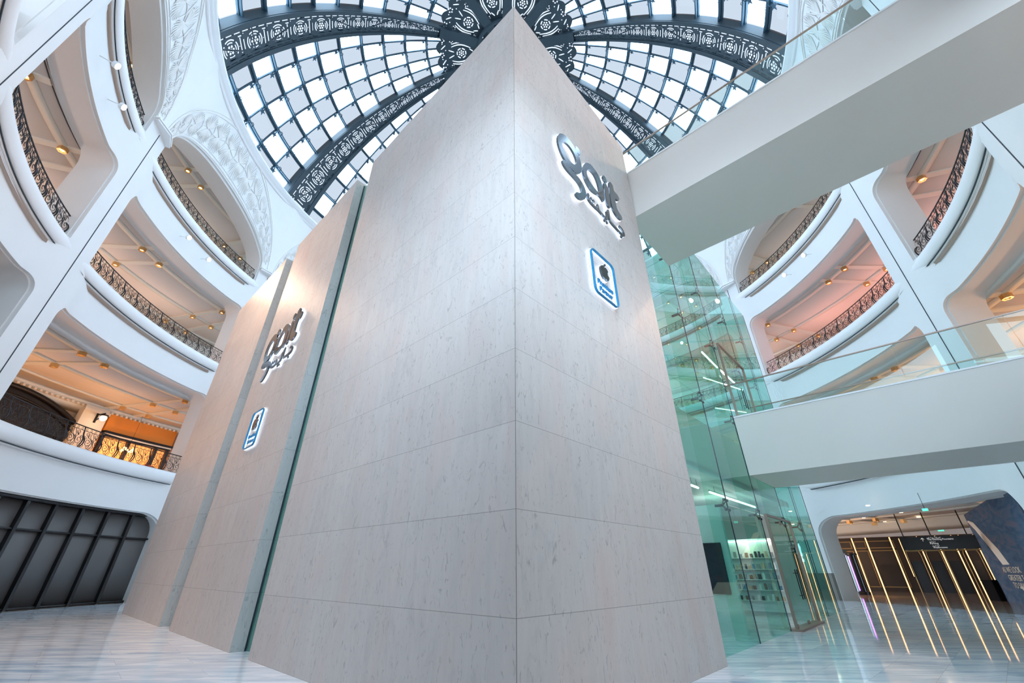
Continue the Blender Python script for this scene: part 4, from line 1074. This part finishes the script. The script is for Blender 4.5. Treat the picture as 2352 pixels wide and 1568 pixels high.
for k, (a_, z0, z1, w_) in enumerate(((36.873,0,3.84,.035),(37.99,0,3.84,.04),(39.838,0,3.82,.04),(40.507,1.05,3.7,.02),(41.84,0,3.8,.032),(43.12,0,3.8,.032),(44.205,0,3.8,.03),(44.69,0,3.8,.03),(45.62,0,3.8,.025))):
    u = uof(a_); t_ = thing('light_strip', FP(u, .2, z0), 'vertical warm light strip on the concourse facade, '+LBL[k], 'light strip', 'warm light strips of the concourse facade')
    b = MB(); fbox(b, u-w_, u+w_, .12, .16, z0, z1); b.build('lit_tube', M['ledwarm'], t_)
    b = MB(); fbox(b, u-w_-.02, u+w_+.02, 0, .118, z0, z1); b.build('channel', M['mullion'], t_)
cp = az(41.1, 36.27, 0)
t_ = thing('light_column', cp, 'black column with a violet light strip at the left of the concourse', 'column')
b = MB(); b.disc(cp, (0,0,1), .30, 2.5, 16); b.build('column_shaft', M['black'], t_)
b = MB(); b.disc(cp, (0,0,1), .42, .18, 16); b.disc(cp+Vector((0,0,2.42)), (0,0,1), .42, .12, 16); b.build('column_base_and_cap', M['mullion'], t_)
b = MB(); q = -cp.normalized(); s_ = Vector((q.y, -q.x, 0)); c_ = cp+q*.32+s_*.14
b.hexa([c_-s_*.035, c_+s_*.035, c_+s_*.035+q*.02, c_-s_*.035+q*.02]+[x+Vector((0,0,2.1)) for x in (c_-s_*.035, c_+s_*.035, c_+s_*.035+q*.02, c_-s_*.035+q*.02)])
for i_ in range(len(b.v)): b.v[i_] = b.v[i_]+Vector((0,0,.25))
b.build('violet_strip', M['ledpurple'], t_)
# hanging sign
A0, A1 = az(36, 40.6, 0), az(36, 45.75, 0); sdir = (A1-A0).normalized(); sn = -((A0+A1)/2).normalized()
hs = thing('hanging_sign', (A0+A1)/2+Vector((0,0,3.0)), 'long black hanging wayfinding sign with white lettering under the concourse ceiling', 'sign')
def SP(u, d, z): return A0+sdir*u+sn*d+Vector((0,0,z))
sl = (A1-A0).length
b = MB(); b.hexa([SP(0,0,2.52),SP(sl,0,2.52),SP(sl,.2,2.52),SP(0,.2,2.52),SP(0,0,3.2),SP(sl,0,3.2),SP(sl,.2,3.2),SP(0,.2,3.2)]); b.build('sign_body', M['black'], hs)
b = MB(); b.hexa([SP(0,0,2.44),SP(sl,0,2.44),SP(sl,.22,2.44),SP(0,.22,2.44),SP(0,0,2.50),SP(sl,0,2.50),SP(sl,.22,2.50),SP(0,.22,2.50)]); b.build('gold_edge', M['gold'], hs)
for u in (.2, sl*.44, sl-.3):
    b = MB(); b.tube([SP(u,.1,3.2), SP(u,.1,4.5)], .03, 6); b.build('hanger', M['black'], hs)
for s_, u, z, sz in (('نوافير راقصة', 1.55, 3.10, .09), ('The Dancing Fountains', 1.55, 3.0, .12), ('مواقف', 1.6, 2.89, .09), ('Parking', 1.6, 2.79, .12), ('مصلى', 1.66, 2.69, .09), ('Washrooms', 1.66, 2.58, .12)):
    v, f = text2d(s_, sz, .003, 'LEFT'); b = MB(); mapped(b, (v, f), lambda x, y, z_: SP(u-.35+x, .206+z_, z+y)); b.build('lettering', M['text'], hs)
b = MB(); b.tube([SP(1.0,.21,2.95), SP(1.0,.21,3.12)], .012, 4); b.tube([SP(.93,.21,3.05), SP(1.0,.21,3.13), SP(1.07,.21,3.05)], .012, 4); b.build('arrow', M['text'], hs)
# exit signs
for a_, d_, z_, nm_ in ((43.3, 26.5, 3.75, 'nearer'), (43.72, 42, 3.78, 'farther')):
    c = az(d_, a_, z_); q = -Vector((c.x, c.y, 0)).normalized(); s_ = Vector((-q.y, q.x, 0))
    t_ = thing('exit_sign', c, 'small green lit exit sign hanging from the concourse ceiling, the %s one' % nm_, 'sign', 'green exit signs')
    k = .0042*d_*.9; b = MB(); pp = [c-s_*k, c+s_*k, c+s_*k+q*.04, c-s_*k+q*.04]; b.hexa(pp+[x+Vector((0,0,k)) for x in pp]); b.build('lit_panel', M['exit'], t_)
    b = MB(); m0 = c-s_*k*.4+q*.045+Vector((0,0,k*.25)); b.tube([m0, m0+Vector((0,0,k*.5))], k*.09, 4); b.tube([m0+s_*k*.5, m0+s_*k*.9+Vector((0,0,k*.25)), m0+s_*k*.5+Vector((0,0,k*.5))], k*.07, 4); b.build('pictogram', M['text'], t_)
    b = MB(); b.tube([c+Vector((0,0,k)), Vector((c.x, c.y, 4.5))], .012, 4); b.build('hanger', M['iron'], t_)
# blue hoarding
H0 = Vector((27.3, 26.65, 0)); H1 = Vector((19.75, 17.0, 0)); hd = (H1-H0).normalized(); hl_ = (H1-H0).length; hn = Vector((hd.y, -hd.x, 0))
if hn.dot(H0) > 0: hn = -hn
def HP(u, d, z): return H0+hd*u+hn*d+Vector((0,0,z))
ho = thing('hoarding', H0, 'tall blue hoarding with white lettering and a cream stripe at the right edge', 'hoarding')
b = MB(); b.hexa([HP(0,-.2,0),HP(hl_,-.2,0),HP(hl_,0,0),HP(0,0,0),HP(0,-.2,4.4),HP(hl_,-.2,4.4),HP(hl_,0,4.4),HP(0,0,4.4)]); b.build('blue_panel', M['hoard'], ho)
def uoh(a): d = Vector((sin(R(a)), cos(R(a)), 0)); t = (H0.x*hn.x+H0.y*hn.y)/(d.x*hn.x+d.y*hn.y); return (d*t-H0).dot(hd)
b = MB()
pl = [(45.78,4.05),(46.05,3.85),(46.75,2.4),(46.95,1.72),(46.55,1.72),(46.30,2.5),(45.95,3.5),(45.72,4.0)]
mapped(b, fill2d([[(uoh(a_), z_) for a_, z_ in pl]]), lambda x, y, z: HP(x, .012, y))
mapped(b, fill2d([[(uoh(46.9), .80), (uoh(48.2), .86), (uoh(48.8), .0), (uoh(47.4), .0)]]), lambda x, y, z: HP(x, .012, y))
b.build('cream_stripe', M['cream'], ho)
for s_, a_, z_ in (('AS WE LOOK', 46.40, 1.38), ('GREATER T', 46.52, 1.04), ('TO SAVOU', 46.60, .72)):
    v, f = text2d(s_, .35, .004, 'LEFT'); b = MB(); mapped(b, (v, f), lambda x, y, z: HP(uoh(a_)+x*1.8, .014+z, z_+y)); b.build('lettering', M['cream'], ho)
bx = az(38.2, 45.42, 0); t_ = thing('black_bin', bx, 'low black box on the concourse floor in front of the blue hoarding', 'bin')
b = MB(); b.box(bx.x-.33, bx.x+.33, bx.y-.3, bx.y+.3, 0, .95); b.build('bin_body', M['darkbin'], t_, .03)
b = MB(); b.box(bx.x-.35, bx.x+.35, bx.y-.32, bx.y+.32, .95, 1.0); b.build('lid', M['darkbin'], t_)
for k in range(8):
    a_ = (36.6, 38.5, 40.0, 41.5, 42.6, 43.9, 44.4, 39.2)[k]; d_ = (33, 37, 41, 35, 39, 33, 40, 30)[k]; c = az(d_, a_, 4.47)
    b = MB(); b.disc(c, (0,0,1), .09, .03, 10)
    tag(b.build('recessed_downlight', M['lampglow']), 'small recessed downlight, '+('nearest the arcade pier','behind the nearer exit sign','far, over the facade','left of the hanging sign','above the sign centre','right, nearer','right, above the hoarding end','centre, nearest the atrium')[k]+', concourse ceiling', 'lamp', 'concourse downlights')
for a_, d_ in ((33.6, 37), (53, 30)): pt('concourse_fill', az(d_, a_, 3.0), 260, (1,.60,.36))  # added warm fill, kept out of sight beside the arcade
# security camera on the right pier
c = P(19.9, 71.2, 2.9); t_ = thing('security_camera', c, 'small white security camera on the right pier beside the arcade', 'camera')
b = MB(); b.tube([c, c+Vector((-.18,-.12,-.04))], .02, 6); b.build('arm', M['white2'], t_)
b = MB(); b.tube([c+Vector((-.10,-.10,-.08)), c+Vector((-.26,-.28,-.12))], .06, 10); b.build('camera_body', M['white2'], t_)
